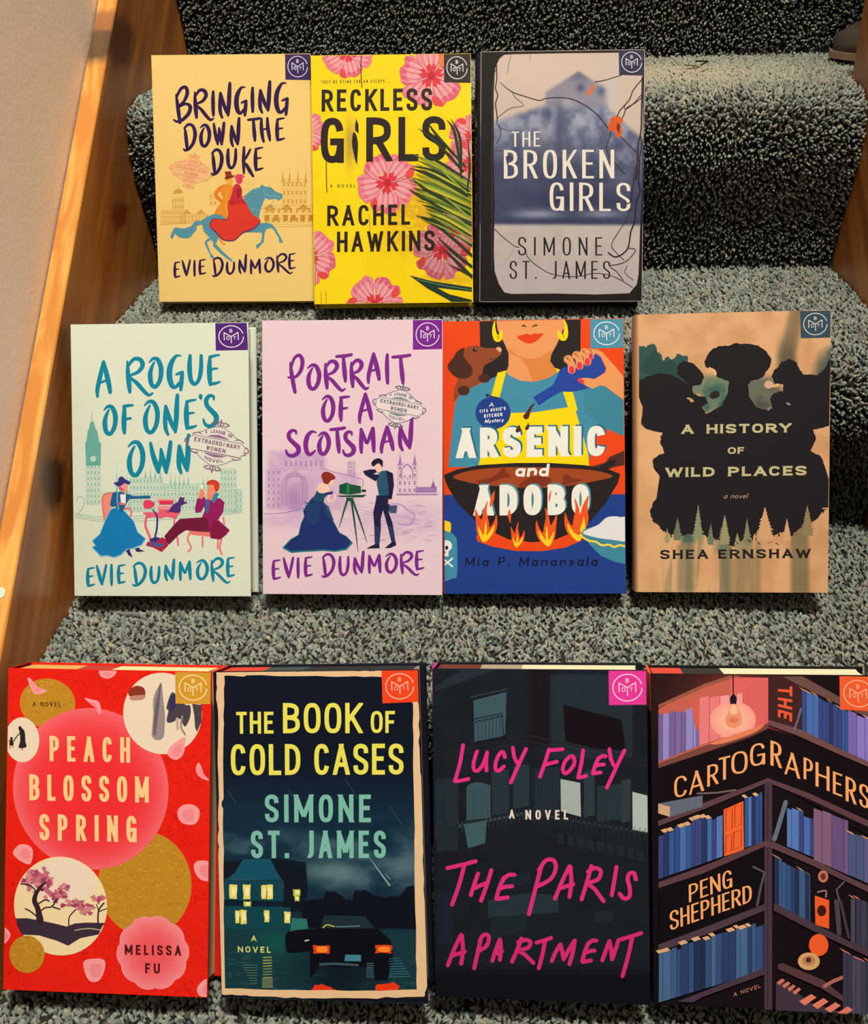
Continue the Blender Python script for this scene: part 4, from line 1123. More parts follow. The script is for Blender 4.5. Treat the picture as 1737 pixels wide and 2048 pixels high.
    A.poly([(812, 935), (820, 970), (808, 995), (790, 998), (784, 978), (800, 955)], (80, 40, 28), True)
    # wok
    A.frame(870, 900, 4.3425)
    A.poly([(1340, 150), (1480, 110), (1520, 60), (1660, 0), (1660, 130), (1560, 150), (1400, 210)], (80, 40, 30))
    A.poly([(1400, 165), (1520, 90), (1575, 85), (1570, 125), (1480, 170)], BLK)
    A.poly([(78, 215), (200, 165), (400, 128), (700, 112), (1000, 112), (1300, 132), (1500, 165), (1610, 210), (1590, 290), (1480, 470), (1350, 620), (1200, 730), (1020, 790), (840, 802), (640, 775), (480, 700), (340, 600), (200, 460), (110, 310)], BLK, False)
    A.poly([(160, 232), (300, 180), (500, 155), (800, 148), (1150, 160), (1400, 182), (1545, 228), (1400, 270), (1150, 312), (850, 330), (500, 308), (300, 280)], (160, 68, 28), True)
    for P in ([(370, 265), (480, 240), (560, 190), (580, 145), (610, 150), (620, 190), (655, 215), (640, 245), (600, 240), (520, 270), (420, 300)], [(730, 320), (800, 250), (900, 225), (1000, 245), (1005, 290), (900, 325)], [(1110, 300), (1120, 225), (1160, 215), (1190, 245), (1290, 260), (1180, 290), (1130, 305)]):
        A.poly(P, (126, 48, 24), True)
    line(A, 'and', 695, 985, 122, 232, W, .22, gap=.16, it=.12, slope=-.01)
    for dx, dy, c in ((14, -12, (80, 136, 138)), (0, 0, W)):
        line(A, 'ADOBO', 342+dx, 1342+dx, 302+dy, 568+dy, c, .255, gap=.2, slope=-.003)
    A.poly([(360, 740), (480, 700), (640, 775), (840, 802), (1020, 790), (1180, 725), (1280, 740), (1275, 790), (1130, 850), (920, 880), (700, 876), (500, 838), (370, 790)], (236, 70, 20), False)
    FO, FY = (238, 84, 28), (252, 202, 30)
    for x, y, s, fl in ((430, 800, 1.0, 1), (710, 845, .62, 1), (985, 840, .95, -1), (1245, 795, 1.05, -1)):
        def m(P):
            return [(x+fl*a*s, y+b*s) for a, b in P]
        A.poly(m([(0, 0), (-60, -80), (-72, -180), (-80, -290), (-40, -220), (-20, -200), (-5, -280), (30, -360), (22, -270), (40, -180), (50, -130), (85, -180), (108, -240), (112, -140), (80, -60)]), FO, True)
        A.poly(m([(0, 0), (-40, -60), (-52, -140), (-25, -90), (-5, -60), (5, -140), (14, -190), (24, -110), (20, -60), (60, -110), (90, -150), (70, -70)]), FY, True)
    A.poly([(1200, 640), (1260, 560), (1290, 470), (1338, 395), (1325, 500), (1335, 600), (1310, 680), (1240, 740)], FO, True)
    A.poly([(1260, 700), (1285, 620), (1292, 580), (1308, 660), (1290, 720)], FY, True)
    A.poly([(480, 500), (485, 420), (518, 350), (515, 430)], FO, True)
    A.poly([(635, 560), (650, 515), (662, 570), (655, 635)], FO, True)
    A.poly([(992, 450), (990, 400), (1012, 350), (1005, 410)], FO, True)
    # poison bottle and bowl of rice
    A.poly([(40, 612), (120, 618), (142, 640), (140, 700), (125, 712), (40, 712)], (250, 204, 20), True)
    A.poly([(20, 715), (130, 712), (175, 740), (195, 800), (195, 1080), (160, 1112), (20, 1115)], TEAL, True)
    A.ell(100, 830, 52, 50, W)
    A.rect(78, 860, 122, 920, W)
    A.ell(106, 846, 13, 18, BLK)
    A.ell(72, 850, 9, 16, BLK)
    A.stroke([(88, 880), (95, 888)], 8, BLK)
    for P in ([(75, 1005), (155, 940)], [(80, 945), (155, 1008)]):
        A.stroke(P, 15, W, smooth=False)
    A.poly([(1268, 720), (1300, 690), (1660, 600), (1680, 1000), (1560, 975), (1440, 920), (1350, 830)], (62, 132, 138), False)
    A.poly([(1285, 725), (1330, 690), (1420, 650), (1490, 590), (1560, 578), (1610, 585), (1680, 600), (1680, 785), (1540, 782), (1400, 762)], (228, 216, 198), True)
    A.stroke([(1270, 752), (1340, 790), (1400, 800), (1450, 830), (1510, 825), (1560, 845), (1610, 830), (1680, 850)], 18, (242, 204, 70))
    line(A, 'Mia P. Manansala', 262, 1410, 928, 1008, (22, 20, 36), .16, gap=.34, it=.12, slope=.0)
    emblem(A, [(1180, 637), (1246, 637), (1248, 695), (1181, 697)], (74, 140, 152))
def jag(P, amp, seed, n=4):
    """roughen an outline"""
    r = random.Random(seed)
    out = []
    for i in range(len(P)):
        a, b = P[i], P[(i+1) % len(P)]
        for j in range(n):
            t = j/n
            out.append((a[0]+(b[0]-a[0])*t+(r.uniform(-amp, amp) if j else 0), a[1]+(b[1]-a[1])*t+(r.uniform(-amp, amp) if j else 0)))
    return out

def pine(A, x, yt, yb, w, c, seed):
    r = random.Random(seed)
    L, R = [], []
    n = 9
    for i in range(n):
        t = (i+1)/n
        y = yt+(yb-yt)*t
        L += [(x-w*t*r.uniform(.75, 1.1), y), (x-w*t*.62, y+2)]
        R += [(x+w*t*r.uniform(.75, 1.1), y), (x+w*t*.62, y+2)]
    A.poly([(x, yt)]+R+[(x+w*.7, yb+30), (x-w*.7, yb+30)]+L[::-1], c)

def art_wild(A):
    TAN = (204, 150, 98)
    def bg(X, Y):
        lx, ly = (X-1260)*4.1357, (Y-610)*4.1357
        n = fbm(X/45, Y/45, 4)
        c = mixc(flat(X, (212, 158, 104)), (190, 134, 84), sm(.35, .75, n)*.7)
        c = mixc(c, (222, 168, 106), blob(lx, ly, 150, 1250, 200, 500)*.5)
        # smoke rising on the right, dark greens on both sides
        sx = 1290+(900-ly)*.0+np.where(ly < 450, (300-ly)*.25+30, 0)
        c = mixc(c, (122, 98, 66), np.exp(-((lx-sx-20)/75)**4)*(1-sm(520, 640, ly))*.85)
        c = mixc(c, (66, 66, 50), np.exp(-((lx-1300)/80)**4)*sm(200, 480, ly)*(1-sm(520, 640, ly))*.6)
        c = mixc(c, (68, 78, 66), sm(1560, 1680, lx+(ly-400)*.35+n*90-40)*sm(330, 420, ly)*(1-sm(600, 700, ly))*.9)
        g = fbm(lx/70, ly/90, 11)
        c = mixc(c, (92, 112, 84), box(lx, ly, 590, 600, 830, 900, 40)*.9)
        c = mixc(c, (48, 84, 70), box(lx, ly, 590, 680, 800, 900, 40)*sm(.4, .7, g)*.9)
        c = mixc(c, (86, 92, 74), box(lx, ly, 960, 620, 1200, 880, 40)*.9)
        c = mixc(c, (66, 64, 56), box(lx, ly, 1040, 700, 1260, 900, 40)*sm(.4, .7, g)*.8)
        # drips below
        ly2 = (Y-890)*4.1357
        dr = fbm(lx/38+ly2/900, ly2/700, 21)
        m = box(lx, ly2, 290, 740, 1080, 1400, 30)*sm(.38, .58, dr)
        c = mixc(c, (134, 120, 80), m*.75)
        c = mixc(c, (58, 84, 72), box(lx, ly2, 430, 640, 540, 820, 30)*.85+box(lx, ly2, 700, 700, 830, 900, 30)*.4)
        c = mixc(c, (108, 104, 72), box(lx, ly2, 400, 820, 540, 1200, 24)*.6+box(lx, ly2, 755, 850, 830, 1400, 14)*.7)
        c = mixc(c, (116, 98, 64), box(lx, ly2, 1330, 650, 1480, 1400, 26)*.8)
        c = mixc(c, (152, 118, 76), box(lx, ly2, 830, 940, 1085, 1400, 20)*.7)
        return c
    A.bg(bg)
    A.frame(1260, 610, 4.1357)
    K = (30, 24, 26)
    GR = (46, 78, 66)
    A.poly(jag([(30, 330), (110, 355), (150, 325), (190, 330), (205, 400), (240, 410), (260, 470), (290, 430), (330, 460), (370, 415), (460, 430), (470, 480), (520, 560), (520, 700), (30, 700)], 9, 3), GR)
    A.poly([(80, 560), (180, 380), (250, 480), (340, 470), (400, 600)], (40, 66, 58), True)
    A.poly(jag([(30, 640), (120, 600), (230, 575), (340, 590), (420, 640), (500, 680), (540, 760), (620, 780), (640, 830), (590, 860), (620, 920), (760, 850), (800, 760), (815, 650), (700, 600), (680, 560), (620, 530), (605, 490), (630, 430), (680, 370), (740, 350), (820, 348), (860, 330), (960, 335), (1060, 350), (1130, 400), (1175, 470), (1165, 530), (1130, 570), (1100, 620), (1000, 650), (975, 680), (985, 780), (1050, 870), (1150, 900), (1180, 880), (1160, 800), (1200, 750), (1270, 740), (1270, 680), (1200, 680), (1175, 620), (1190, 570), (1225, 540), (1250, 500), (1330, 468), (1390, 500), (1410, 560), (1440, 600), (1560, 610), (1620, 560), (1700, 420), (1700, 1010), (1600, 1050), (1520, 1060), (1545, 1140), (1500, 1240), (1480, 1300), (1590, 1290), (1720, 1700), (200, 1700), (280, 1240), (240, 1150), (262, 1070), (130, 1040), (80, 1000), (90, 850), (40, 720)], 5, 5), K)
    A.poly(jag([(380, 520), (430, 470), (520, 500), (570, 550), (605, 620), (580, 680), (500, 690), (440, 640), (375, 580)], 6, 7), K)
    A.ell(490, 800, 34, 14, (190, 146, 92), rot=.5)
    A.ell(475, 806, 20, 8, K, rot=.7)
    A.stroke([(650, 540), (690, 560), (700, 590)], 22, (222, 168, 112))
    A.ell(1150, 682, 38, 34, (206, 152, 118))
    A.poly([(1160, 690), (1200, 680), (1235, 675), (1225, 700), (1180, 705)], (206, 168, 106), True)
    A.ell(1315, 845, 22, 8, (146, 130, 120), rot=.4)
    A.poly([(510, 690), (560, 680), (600, 670), (580, 740), (520, 750)], (110, 120, 90), True)
    A.poly([(660, 745), (720, 730), (740, 770), (690, 795), (655, 780)], (40, 34, 32), True)
    A.frame(1260, 890, 4.1357)
    A.poly(jag([(240, -60), (290, 80), (230, 95), (180, 140), (190, 200), (240, 270), (290, 330), (358, 370), (350, 400), (260, 425), (190, 480), (165, 560), (185, 630), (230, 660), (260, 700), (330, 740), (420, 760), (480, 740), (620, 750), (700, 780), (840, 840), (940, 800), (1010, 780), (1060, 720), (1190, 760), (1260, 730), (1330, 770), (1420, 700), (1540, 640), (1600, 570), (1570, 510), (1530, 450), (1420, 400), (1420, 380), (1480, 340), (1560, 260), (1605, 160), (1580, 120), (1520, 90), (1500, 80), (1540, -60)], 6, 9), K)
    G1, G2, LT = (120, 124, 84), (150, 138, 92), (204, 152, 100)
    for i, (x, yt) in enumerate(((275, 720), (345, 770), (470, 760), (520, 730), (640, 790), (715, 800), (745, 780), (850, 850), (920, 810), (1015, 800), (1040, 760), (1195, 775), (1235, 770), (1255, 745), (1345, 775), (1365, 740), (1530, 650), (1600, 590))):
        A.poly(jag([(x-34, 560), (x+34, 560), (x+12, yt-40), (x, yt), (x-12, yt-40)], 9, i, 5), K)
    pine(A, 395, 605, 760, 46, (104, 112, 80), 1)
    pine(A, 565, 505, 760, 52, (134, 134, 92), 2)
    pine(A, 310, 690, 780, 26, G2, 3)
    pine(A, 670, 655, 800, 36, (104, 114, 80), 4)
    pine(A, 785, 590, 800, 60, (146, 138, 90), 5)
    pine(A, 890, 735, 830, 34, G2, 6)
    pine(A, 970, 620, 800, 44, (128, 122, 80), 7)
    pine(A, 1118, 530, 770, 92, LT, 8)
    pine(A, 1300, 625, 780, 44, LT, 9)
    pine(A, 1470, 520, 740, 66, (142, 118, 76), 10)
    A.stroke([(1590, 540), (1605, 570), (1600, 590)], 6, K)
    for k in range(14):
        r = random.Random(k)
        x, y = r.uniform(760, 1250), r.uniform(760, 840)
        A.stroke([(x, y), (x+r.uniform(-25, 25), y+r.uniform(-14, 14))], 7, K, up=False)
    A.n += 1
    CR, NK = (186, 172, 118), (34, 28, 28)
    A.frame(1260, 610, 4.1357)
    line(A, 'A HISTORY', 420, 1338, 1006, 1082, CR, .3, th=.23, gap=.3, serif=.05, slope=.0, sp=.7)
    A.frame(1260, 890, 4.1357)
    line(A, 'OF', 808, 945, 40, 94, CR, .3, th=.22, gap=.25, serif=.05)
    line(A, 'WILD PLACES', 290, 1465, 200, 278, CR, .3, th=.23, gap=.3, serif=.05, sp=.7)
    line(A, 'a novel', 775, 970, 418, 458, (200, 160, 120), .1, th=.08, gap=.2, it=.3)
    line(A, 'SHEA ERNSHAW', 255, 1495, 866, 940, NK, .28, th=.21, gap=.36, serif=.05, slope=.005, sp=.4)
    emblem(A, [(1603, 624), (1666, 624), (1666, 681), (1604, 682)], (48, 68, 78), (206, 188, 160))

def art_peach(A):
    RD = (232, 30, 14)
    def bg(X, Y):
        lx, ly = (X)*3.776, (Y-1300)*3.776
        c = mixc(flat(X, (236, 34, 16)), (222, 26, 12), fbm(X/60, Y/60, 3)*.8)
        w = np.abs(fbm(X/13, Y/11, 8, 3)-.5)
        c = mixc(c, (196, 18, 10), (1-sm(.012, .035, w))*.75*sm(.3, .5, fbm(X/50, Y/50, 5)))
        return c
    A.bg(bg, 4.5e-4*1.3)
    A.frame(0, 1300, 3.776)
    GD = (190, 130, 30)
    def gold(cx, cy, rx, ry, seed, n):
        A.ell(cx, cy, rx, ry, GD, 40)
        r = random.Random(seed)
        for i in range(n):
            a, q = r.uniform(0, 6.28), math.sqrt(r.random())*.92
            x, y = cx+rx*q*math.cos(a), cy+ry*q*math.sin(a)
            A.stroke([(x, y), (x+r.uniform(-14, 14), y-8), (x+r.uniform(5, 26), y+r.uniform(-12, 12))], 4, (214, 162, 62) if i % 2 else (170, 112, 22), up=False)
        A.n += 1
    gold(367, 400, 208, 188, 1, 60)
    A.frame(0, 1650, 3.776)
    gold(1090, 440, 352, 400, 2, 190)
    A.frame(0, 1300, 3.776)
    # the big rosy disc, paler towards its rim
    n = 22
    for i in range(n):
        t = i/n
        q = 1-t*.62
        e = (1-t)**2.2
        A.ell(688, 1045+i*1.0, 585*q, 615*q, (236+4*e, 44+54*e, 44+52*e), 60)
    IV = (232, 206, 166)
    A.ell(1232, 462, 297, 310, IV, 50)
    A.stroke([(1220, 235, .2), (1200, 350, 1), (1205, 480, 1.2), (1195, 620, 1.3)], 74, (150, 130, 120))
    A.stroke([(1218, 240, .3), (1190, 420, 1), (1170, 620, .6)], 30, (104, 90, 92))
    A.poly([(1290, 320), (1320, 305), (1400, 390), (1440, 400), (1440, 480), (1400, 560), (1360, 500), (1300, 530), (1262, 520), (1275, 440), (1260, 420)], (72, 60, 64), True)
    A.poly([(1290, 350), (1320, 310), (1330, 400), (1290, 440)], (44, 44, 84), True)
    A.poly([(1455, 385), (1528, 392), (1525, 520), (1490, 600), (1475, 560), (1470, 470)], (74, 62, 62))
    A.stroke([(1380, 480), (1370, 560), (1400, 620)], 14, (150, 128, 104))
    A.stroke([(1340, 500), (1345, 580)], 20, (186, 164, 140))
    A.poly([(975, 320), (985, 280), (1040, 255), (1090, 270), (1103, 310), (1085, 335), (1000, 340)], (136, 50, 34), True)
    A.poly([(990, 335), (1100, 325), (1080, 360), (1000, 365)], (190, 130, 100), True)
    A.ell(175, 680, 128, 170, IV, 40)
    SI = (40, 34, 30)
    A.poly([(148, 590), (160, 575), (175, 590), (195, 620), (200, 690), (205, 735), (150, 740), (160, 690), (158, 630)], SI, True)
    A.stroke([(165, 625), (135, 655), (112, 690)], 8, SI)
    A.stroke([(172, 735), (174, 758)], 6, SI)
    A.ell(95, 672, 11, 12, SI)
    A.poly([(85, 685), (105, 685), (110, 720), (80, 722)], SI, True)
    A.stroke([(75, 688), (95, 692), (115, 686)], 6, SI)
    A.stroke([(85, 720), (82, 745)], 5, SI)
    A.stroke([(103, 720), (106, 742)], 5, SI)
    PK, PL = (240, 132, 126), (244, 150, 142)
    for P in ([(218, 215), (240, 215), (300, 280), (360, 300), (330, 325), (270, 330), (240, 280)], [(755, 150), (800, 135), (880, 140), (870, 180), (820, 205), (770, 190)], [(645, 355), (700, 365), (750, 380), (768, 440), (755, 478), (730, 430), (690, 400)],
              [(1480, 870), (1500, 832), (1520, 860), (1540, 920), (1580, 965), (1530, 955), (1490, 920)], [(1345, 1190), (1390, 1155), (1460, 1155), (1505, 1200), (1490, 1280), (1440, 1308), (1370, 1290), (1340, 1240)],
              [(1265, 760), (1300, 700), (1395, 640), (1400, 700), (1385, 770), (1340, 812), (1290, 800)]):
        A.poly(P, PL, True)
        cx, cy = sum(p[0] for p in P)/len(P), sum(p[1] for p in P)/len(P)
        A.poly([(cx+(p[0]-cx)*.55, cy+(p[1]-cy)*.6+5) for p in P], PK, True)
    LT = (250, 196, 124)
    line(A, 'A NOVEL', 255, 468, 390, 425, (70, 40, 14), .16, gap=.35)
    line(A, 'PEACH', 380, 985, 645, 838, LT, .15, gap=.32, slope=.005)
    line(A, 'BLOSSOM', 226, 1124, 940, 1138, LT, .15, gap=.3, slope=.005)
    line(A, 'SPRING', 300, 1030, 1240, 1440, LT, .15, gap=.32, slope=.006)
    A.frame(0, 1650, 3.776)
    for P in ([(100, 210), (150, 155), (215, 158), (250, 200), (235, 290), (200, 300), (130, 260)], [(1460, 300), (1490, 260), (1570, 262), (1620, 300), (1600, 400), (1530, 410), (1480, 370)], [(-40, 790), (30, 785), (75, 830), (60, 880), (20, 915), (-40, 900)],
              [(625, 1040), (700, 1015), (780, 1025), (782, 1100), (740, 1180), (680, 1190), (640, 1140)], [(1480, 1230), (1530, 1170), (1600, 1160), (1600, 1300), (1500, 1290)]):
        A.poly(P, PL, True)
        cx, cy = sum(p[0] for p in P)/len(P), sum(p[1] for p in P)/len(P)
        A.poly([(cx+(p[0]-cx)*.55+10, cy+(p[1]-cy)*.6+5) for p in P], PK, True)
    # lower disc with the blossoming tree
    A.ell(455, 617, 350, 376, (238, 208, 150), 50)
    A.ell(470, 430, 250, 170, (234, 208, 170), 30)
    r = random.Random(4)
    for i in range(130):
        t = r.random()
        if t < .45:
            x, y = r.gauss(250, 55), r.gauss(410, 34)
        elif t < .7:
            x, y = r.gauss(410, 50), r.gauss(520, 46)
        elif t < .93:
            x = r.uniform(450, 700); y = 560+(x-450)*.35+r.gauss(0, 24)
        else:
            x, y = r.gauss(740, 30), r.gauss(555, 18)
        if ((x-455)/350)**2+((y-617)/376)**2 > .9:
            continue
        A.poly([(x+r.uniform(10, 30)*math.cos(a), y+r.uniform(8, 24)*math.sin(a)) for a in np.linspace(0, 6.0, 8)], r.choice([(196, 96, 106), (176, 70, 92), (212, 128, 124), (190, 110, 108), (160, 60, 84)]), True)
    A.poly([(118, 715), (200, 712), (280, 725), (400, 748), (500, 772), (560, 748), (650, 740), (790, 742), (765, 770), (740, 830), (600, 860), (510, 918), (420, 880), (290, 842), (160, 838), (125, 760)], (58, 42, 50))
    A.stroke([(560, 800), (660, 785), (750, 795)], 8, (190, 160, 120))
    BK = (54, 32, 34)
    A.stroke([(300, 725, 1.6), (285, 640, 1.2), (260, 580, 1.1), (270, 530, .9), (300, 480, .7), (340, 440, .5)], 34, BK)
    for P in ([(255, 560), (265, 500), (220, 460), (160, 450)], [(290, 600), (340, 570), (370, 580)], [(300, 660), (340, 630), (390, 620), (430, 560)], [(400, 625), (450, 640)], [(280, 700), (230, 660), (190, 640)], [(285, 500), (330, 490)]):
        A.stroke(P, 10, BK)
    A.stroke([(517, 772), (520, 700), (570, 640)], 9, BK)
    A.stroke([(735, 745), (740, 650), (780, 590)], 12, BK)
    A.stroke([(745, 655), (800, 632)], 8, BK)
    A.stroke([(738, 640), (725, 600)], 7, BK)
    gold(200, 987, 132, 142, 5, 40)
    # scalloped blossom
    P = []
    for i in range(120):
        a = 2*math.pi*i/120
        q = 1+.075*abs(math.cos(a*5+.3))**.7
        P.append((a, q))
    for j in range(10):
        t = 1-j*.07
        e = (1-j/10)**1.5
        A.poly([(1147+256*q*t*math.cos(a), 965+268*q*t*math.sin(a)) for a, q in P], (238+4*e, 84+48*e, 80+46*e))
    line(A, 'MELISSA', 935, 1360, 905, 982, (82, 18, 22), .2, gap=.32, slope=.005)
    line(A, 'FU', 1088, 1200, 1045, 1122, (82, 18, 22), .2, gap=.35, slope=.0)
    emblem(A, [(352, 1336), (425, 1337), (423, 1402), (352, 1402)], (208, 146, 40), (250, 214, 140))

def art_cold(A):
    def bg(X, Y):
        ly, lx = (Y-1650)*3.776, (X-420)*3.776
        c = mixc(flat(X, (12, 20, 32)), (16, 40, 52), sm(1500, 1640, Y))
        n = fbm(lx/260, ly/130, 6)
        c = mixc(c, (70, 96, 98), sm(-150, 150, ly)*(1-sm(380, 560, ly))*sm(.35, .75, n)*.85)
        c = mixc(c, (112, 138, 126), blob(lx, ly, 900, 330, 240, 90)*.7)
        c = mixc(c, (100, 124, 120), blob(lx, ly, 1450, 280, 160, 80)*.5)
        c = mixc(c, (60, 84, 92), blob(lx, ly, 600, 60, 200, 50)*.4)
        w = sm(740, 800, ly)
        c = mixc(c, (20, 54, 56), w*.9)
        c = mixc(c, (14, 84, 70), w*blob(lx, ly, 500, 880, 160, 110)*.8)
        c = mixc(c, (40, 96, 94), w*sm(.6, .8, fbm(lx/70, ly/10, 9))*.6*sm(900, 1000, ly))
        c = mixc(c, (10, 16, 26), w*blob(lx, ly, 1000, 1100, 300, 300)*.8)
        return c
    A.bg(bg)
    A.frame(420, 1650, 3.776)
    A.poly([(80, 270), (210, 265), (240, 250), (470, 235), (730, 262), (745, 480), (700, 640), (560, 640), (560, 400), (100, 400)], (14, 22, 30))
    A.poly([(250, 250), (460, 240), (500, 330), (545, 400), (130, 400), (190, 350)], (18, 76, 88))
    A.poly([(100, 405), (545, 405), (560, 570), (100, 560)], (14, 62, 70))
    A.poly([(100, 560), (560, 565), (560, 600), (100, 610)], (10, 30, 38))
    A.poly([(100, 610), (610, 610), (610, 770), (100, 790)], (14, 64, 66))
    A.poly(jag([(700, 560), (860, 540), (880, 480), (960, 480), (1030, 540), (1090, 545), (1100, 475), (1180, 465), (1240, 500), (1350, 520), (1460, 500), (1510, 430), (1580, 420), (1620, 760), (700, 760)], 7, 12), (13, 16, 24))
    for x, y, w_, h_ in ((145, 445, 60, 108), (248, 440, 60, 115), (388, 445, 38, 105), (428, 440, 50, 110), (630, 470, 56, 50), (640, 520, 40, 42), (252, 568, 60, 42), (188, 640, 34, 100), (226, 636, 50, 108), (408, 636, 40, 92), (560, 642, 50, 88)):
        A.poly(jag([(x, y), (x+w_, y), (x+w_-3, y+h_), (x+2, y+h_)], 4, int(x+y), 3), (226, 206, 96) if h_ > 60 else (180, 190, 70))
        A.rect(x+w_*.3, y+h_*.2, x+w_*.8, y+h_*.75, (246, 226, 150))
    # car seen from behind, driver's door open
    CK = (9, 12, 18)
    A.poly([(620, 690), (735, 695), (745, 780), (605, 800)], (40, 108, 92))
    A.poly([(570, 850), (600, 795), (800, 780), (800, 900), (770, 940), (600, 960), (575, 920)], CK, True)
    A.poly([(840, 670), (960, 652), (1130, 652), (1210, 670), (1280, 760), (1380, 850), (1400, 1000), (1350, 1160), (1260, 1160), (1240, 1060), (830, 1060), (760, 1160), (755, 900), (800, 780)], CK)
    A.poly([(870, 665), (1180, 665), (1260, 760), (835, 765)], (28, 44, 48))
    A.stroke([(860, 760), (890, 738), (945, 750)], 9, (190, 176, 60))
    A.stroke([(960, 752), (1140, 742)], 8, (90, 118, 116), smooth=False)
    A.stroke([(720, 865), (748, 858)], 9, (210, 200, 160))
    for x0, x1, y0, y1 in ((785, 905, 895, 962), (1260, 1385, 888, 950)):
        A.poly(jag([(x0, y0), (x1, y0), (x1, y1), (x0, y1)], 6, x0, 3), (214, 60, 14), True)
        A.poly([(x0+30, y0+14), (x1-20, y0+12), (x1-20, y1-14), (x0+30, y1-14)], (250, 128, 34), True)
    A.poly([(1030, 965), (1150, 965), (1150, 1015), (1022, 1015)], (62, 122, 128))
    for y in (1040, 1050):
        A.stroke([(830, y), (950, y-8), (1130, y)], 7, (70, 92, 96))
    for k in range(8):
        A.stroke([(1195, 1030+k*15), (1245, 1028+k*15)], 6, (64, 100, 104), up=False)
        A.stroke([(1370, 990+k*20), (1450+k*12, 985+k*20)], 6, (52, 100, 104), up=False)
        A.stroke([(400, 1000+k*22), (462, 996+k*22)], 9, (150, 150, 70) if k < 4 else (110, 130, 70), up=False)
        A.stroke([(390, 1160+k*10), (470, 1158+k*10)], 4, (150, 150, 80), up=False)
        A.stroke([(240+k*9, 1060+k*20), (350, 1058+k*20)], 4, (90, 120, 80), up=False)
    A.n += 1
    A.poly(jag([(755, 1250), (790, 1205), (850, 1200), (930, 1225), (960, 1250)], 8, 5), (226, 50, 20))
    A.poly(jag([(1250, 1240), (1275, 1190), (1400, 1172), (1450, 1200), (1420, 1242)], 8, 6), (232, 52, 18))
    A.stroke([(1215, 215, .3), (1300, 330, .8), (1370, 425, 1)], 12, (140, 158, 150))
    A.stroke([(1340, 340), (1375, 380)], 6, (120, 140, 136))
    A.frame(420, 1300, 3.776)
    for P in ([(1030, 940), (1130, 1090)], [(1370, 1140), (1470, 1290)], [(140, 1050), (200, 1150)], [(600, 1030), (640, 1110)]):
        A.stroke(P, 4, (50, 78, 84), smooth=False)
    Y, G = (228, 212, 78), (120, 178, 148)
    line(A, 'THE', 208, 490, 458, 622, Y, .15, gap=.14, slope=-.03)
    line(A, 'BOOK', 562, 1162, 382, 610, Y, .145, gap=.13, slope=-.026)
    line(A, 'OF', 1228, 1412, 426, 592, Y, .15, gap=.12, slope=-.03)
    line(A, 'COLD CASES', 165, 1478, 702, 936, Y, .145, gap=.12, slope=-.028, sp=.42)
    line(A, 'SIMONE', 420, 1228, 1075, 1286, G, .16, gap=.2, slope=-.022)
    A.frame(420, 1650, 3.776)
    line(A, 'ST. JAMES', 312, 1342, 30, 240, G, .16, gap=.18, slope=-.022)
    line(A, 'A', 308, 348, 832, 875, (206, 200, 100), .2)
    line(A, 'NOVEL', 205, 458, 916, 962, (206, 200, 100), .2, gap=.4)
    # deckled cream border
    A.frame(420, 1300, 3.776)
    b = 350*3.776
    CR = (226, 182, 128)
    out = [(62, 165), (400, 150), (800, 135), (1200, 122), (1310, 118), (1500, 300), (1592, 355), (1600, 700), (1625, 1200), (1630, b+300), (1655, b+750), (1665, b+1180), (1640, b+1280), (1200, b+1300), (700, b+1310), (300, b+1300), (75, b+1290), (60, b+900), (62, b+300), (66, 1200), (70, 700), (66, 400)]
    inn = [(122, 190), (260, 192), (300, 182), (740, 176), (1040, 172), (1310, 168), (1500, 320), (1550, 360), (1552, 700), (1560, 1200), (1562, b+300), (1575, b+900), (1580, b+1225), (1200, b+1240), (600, b+1245), (105, b+1243), (102, b+800), (102, b+300), (104, 1200), (92, 1150), (108, 1100), (112, 600), (120, 400)]
    A.poly(jag(out, 7, 3, 6), CR, holes=[jag(inn, 4, 4, 4)])
    # outside of the deckle the jacket is black
    A.poly([(-100, -100), (2000, -100), (2000, b+1500), (-100, b+1500)], (20, 18, 26), holes=[jag(out, 7, 3, 6)])
    emblem(A, [(767, 1331), (840, 1328), (842, 1392), (769, 1397)], (236, 64, 24), (250, 176, 140))

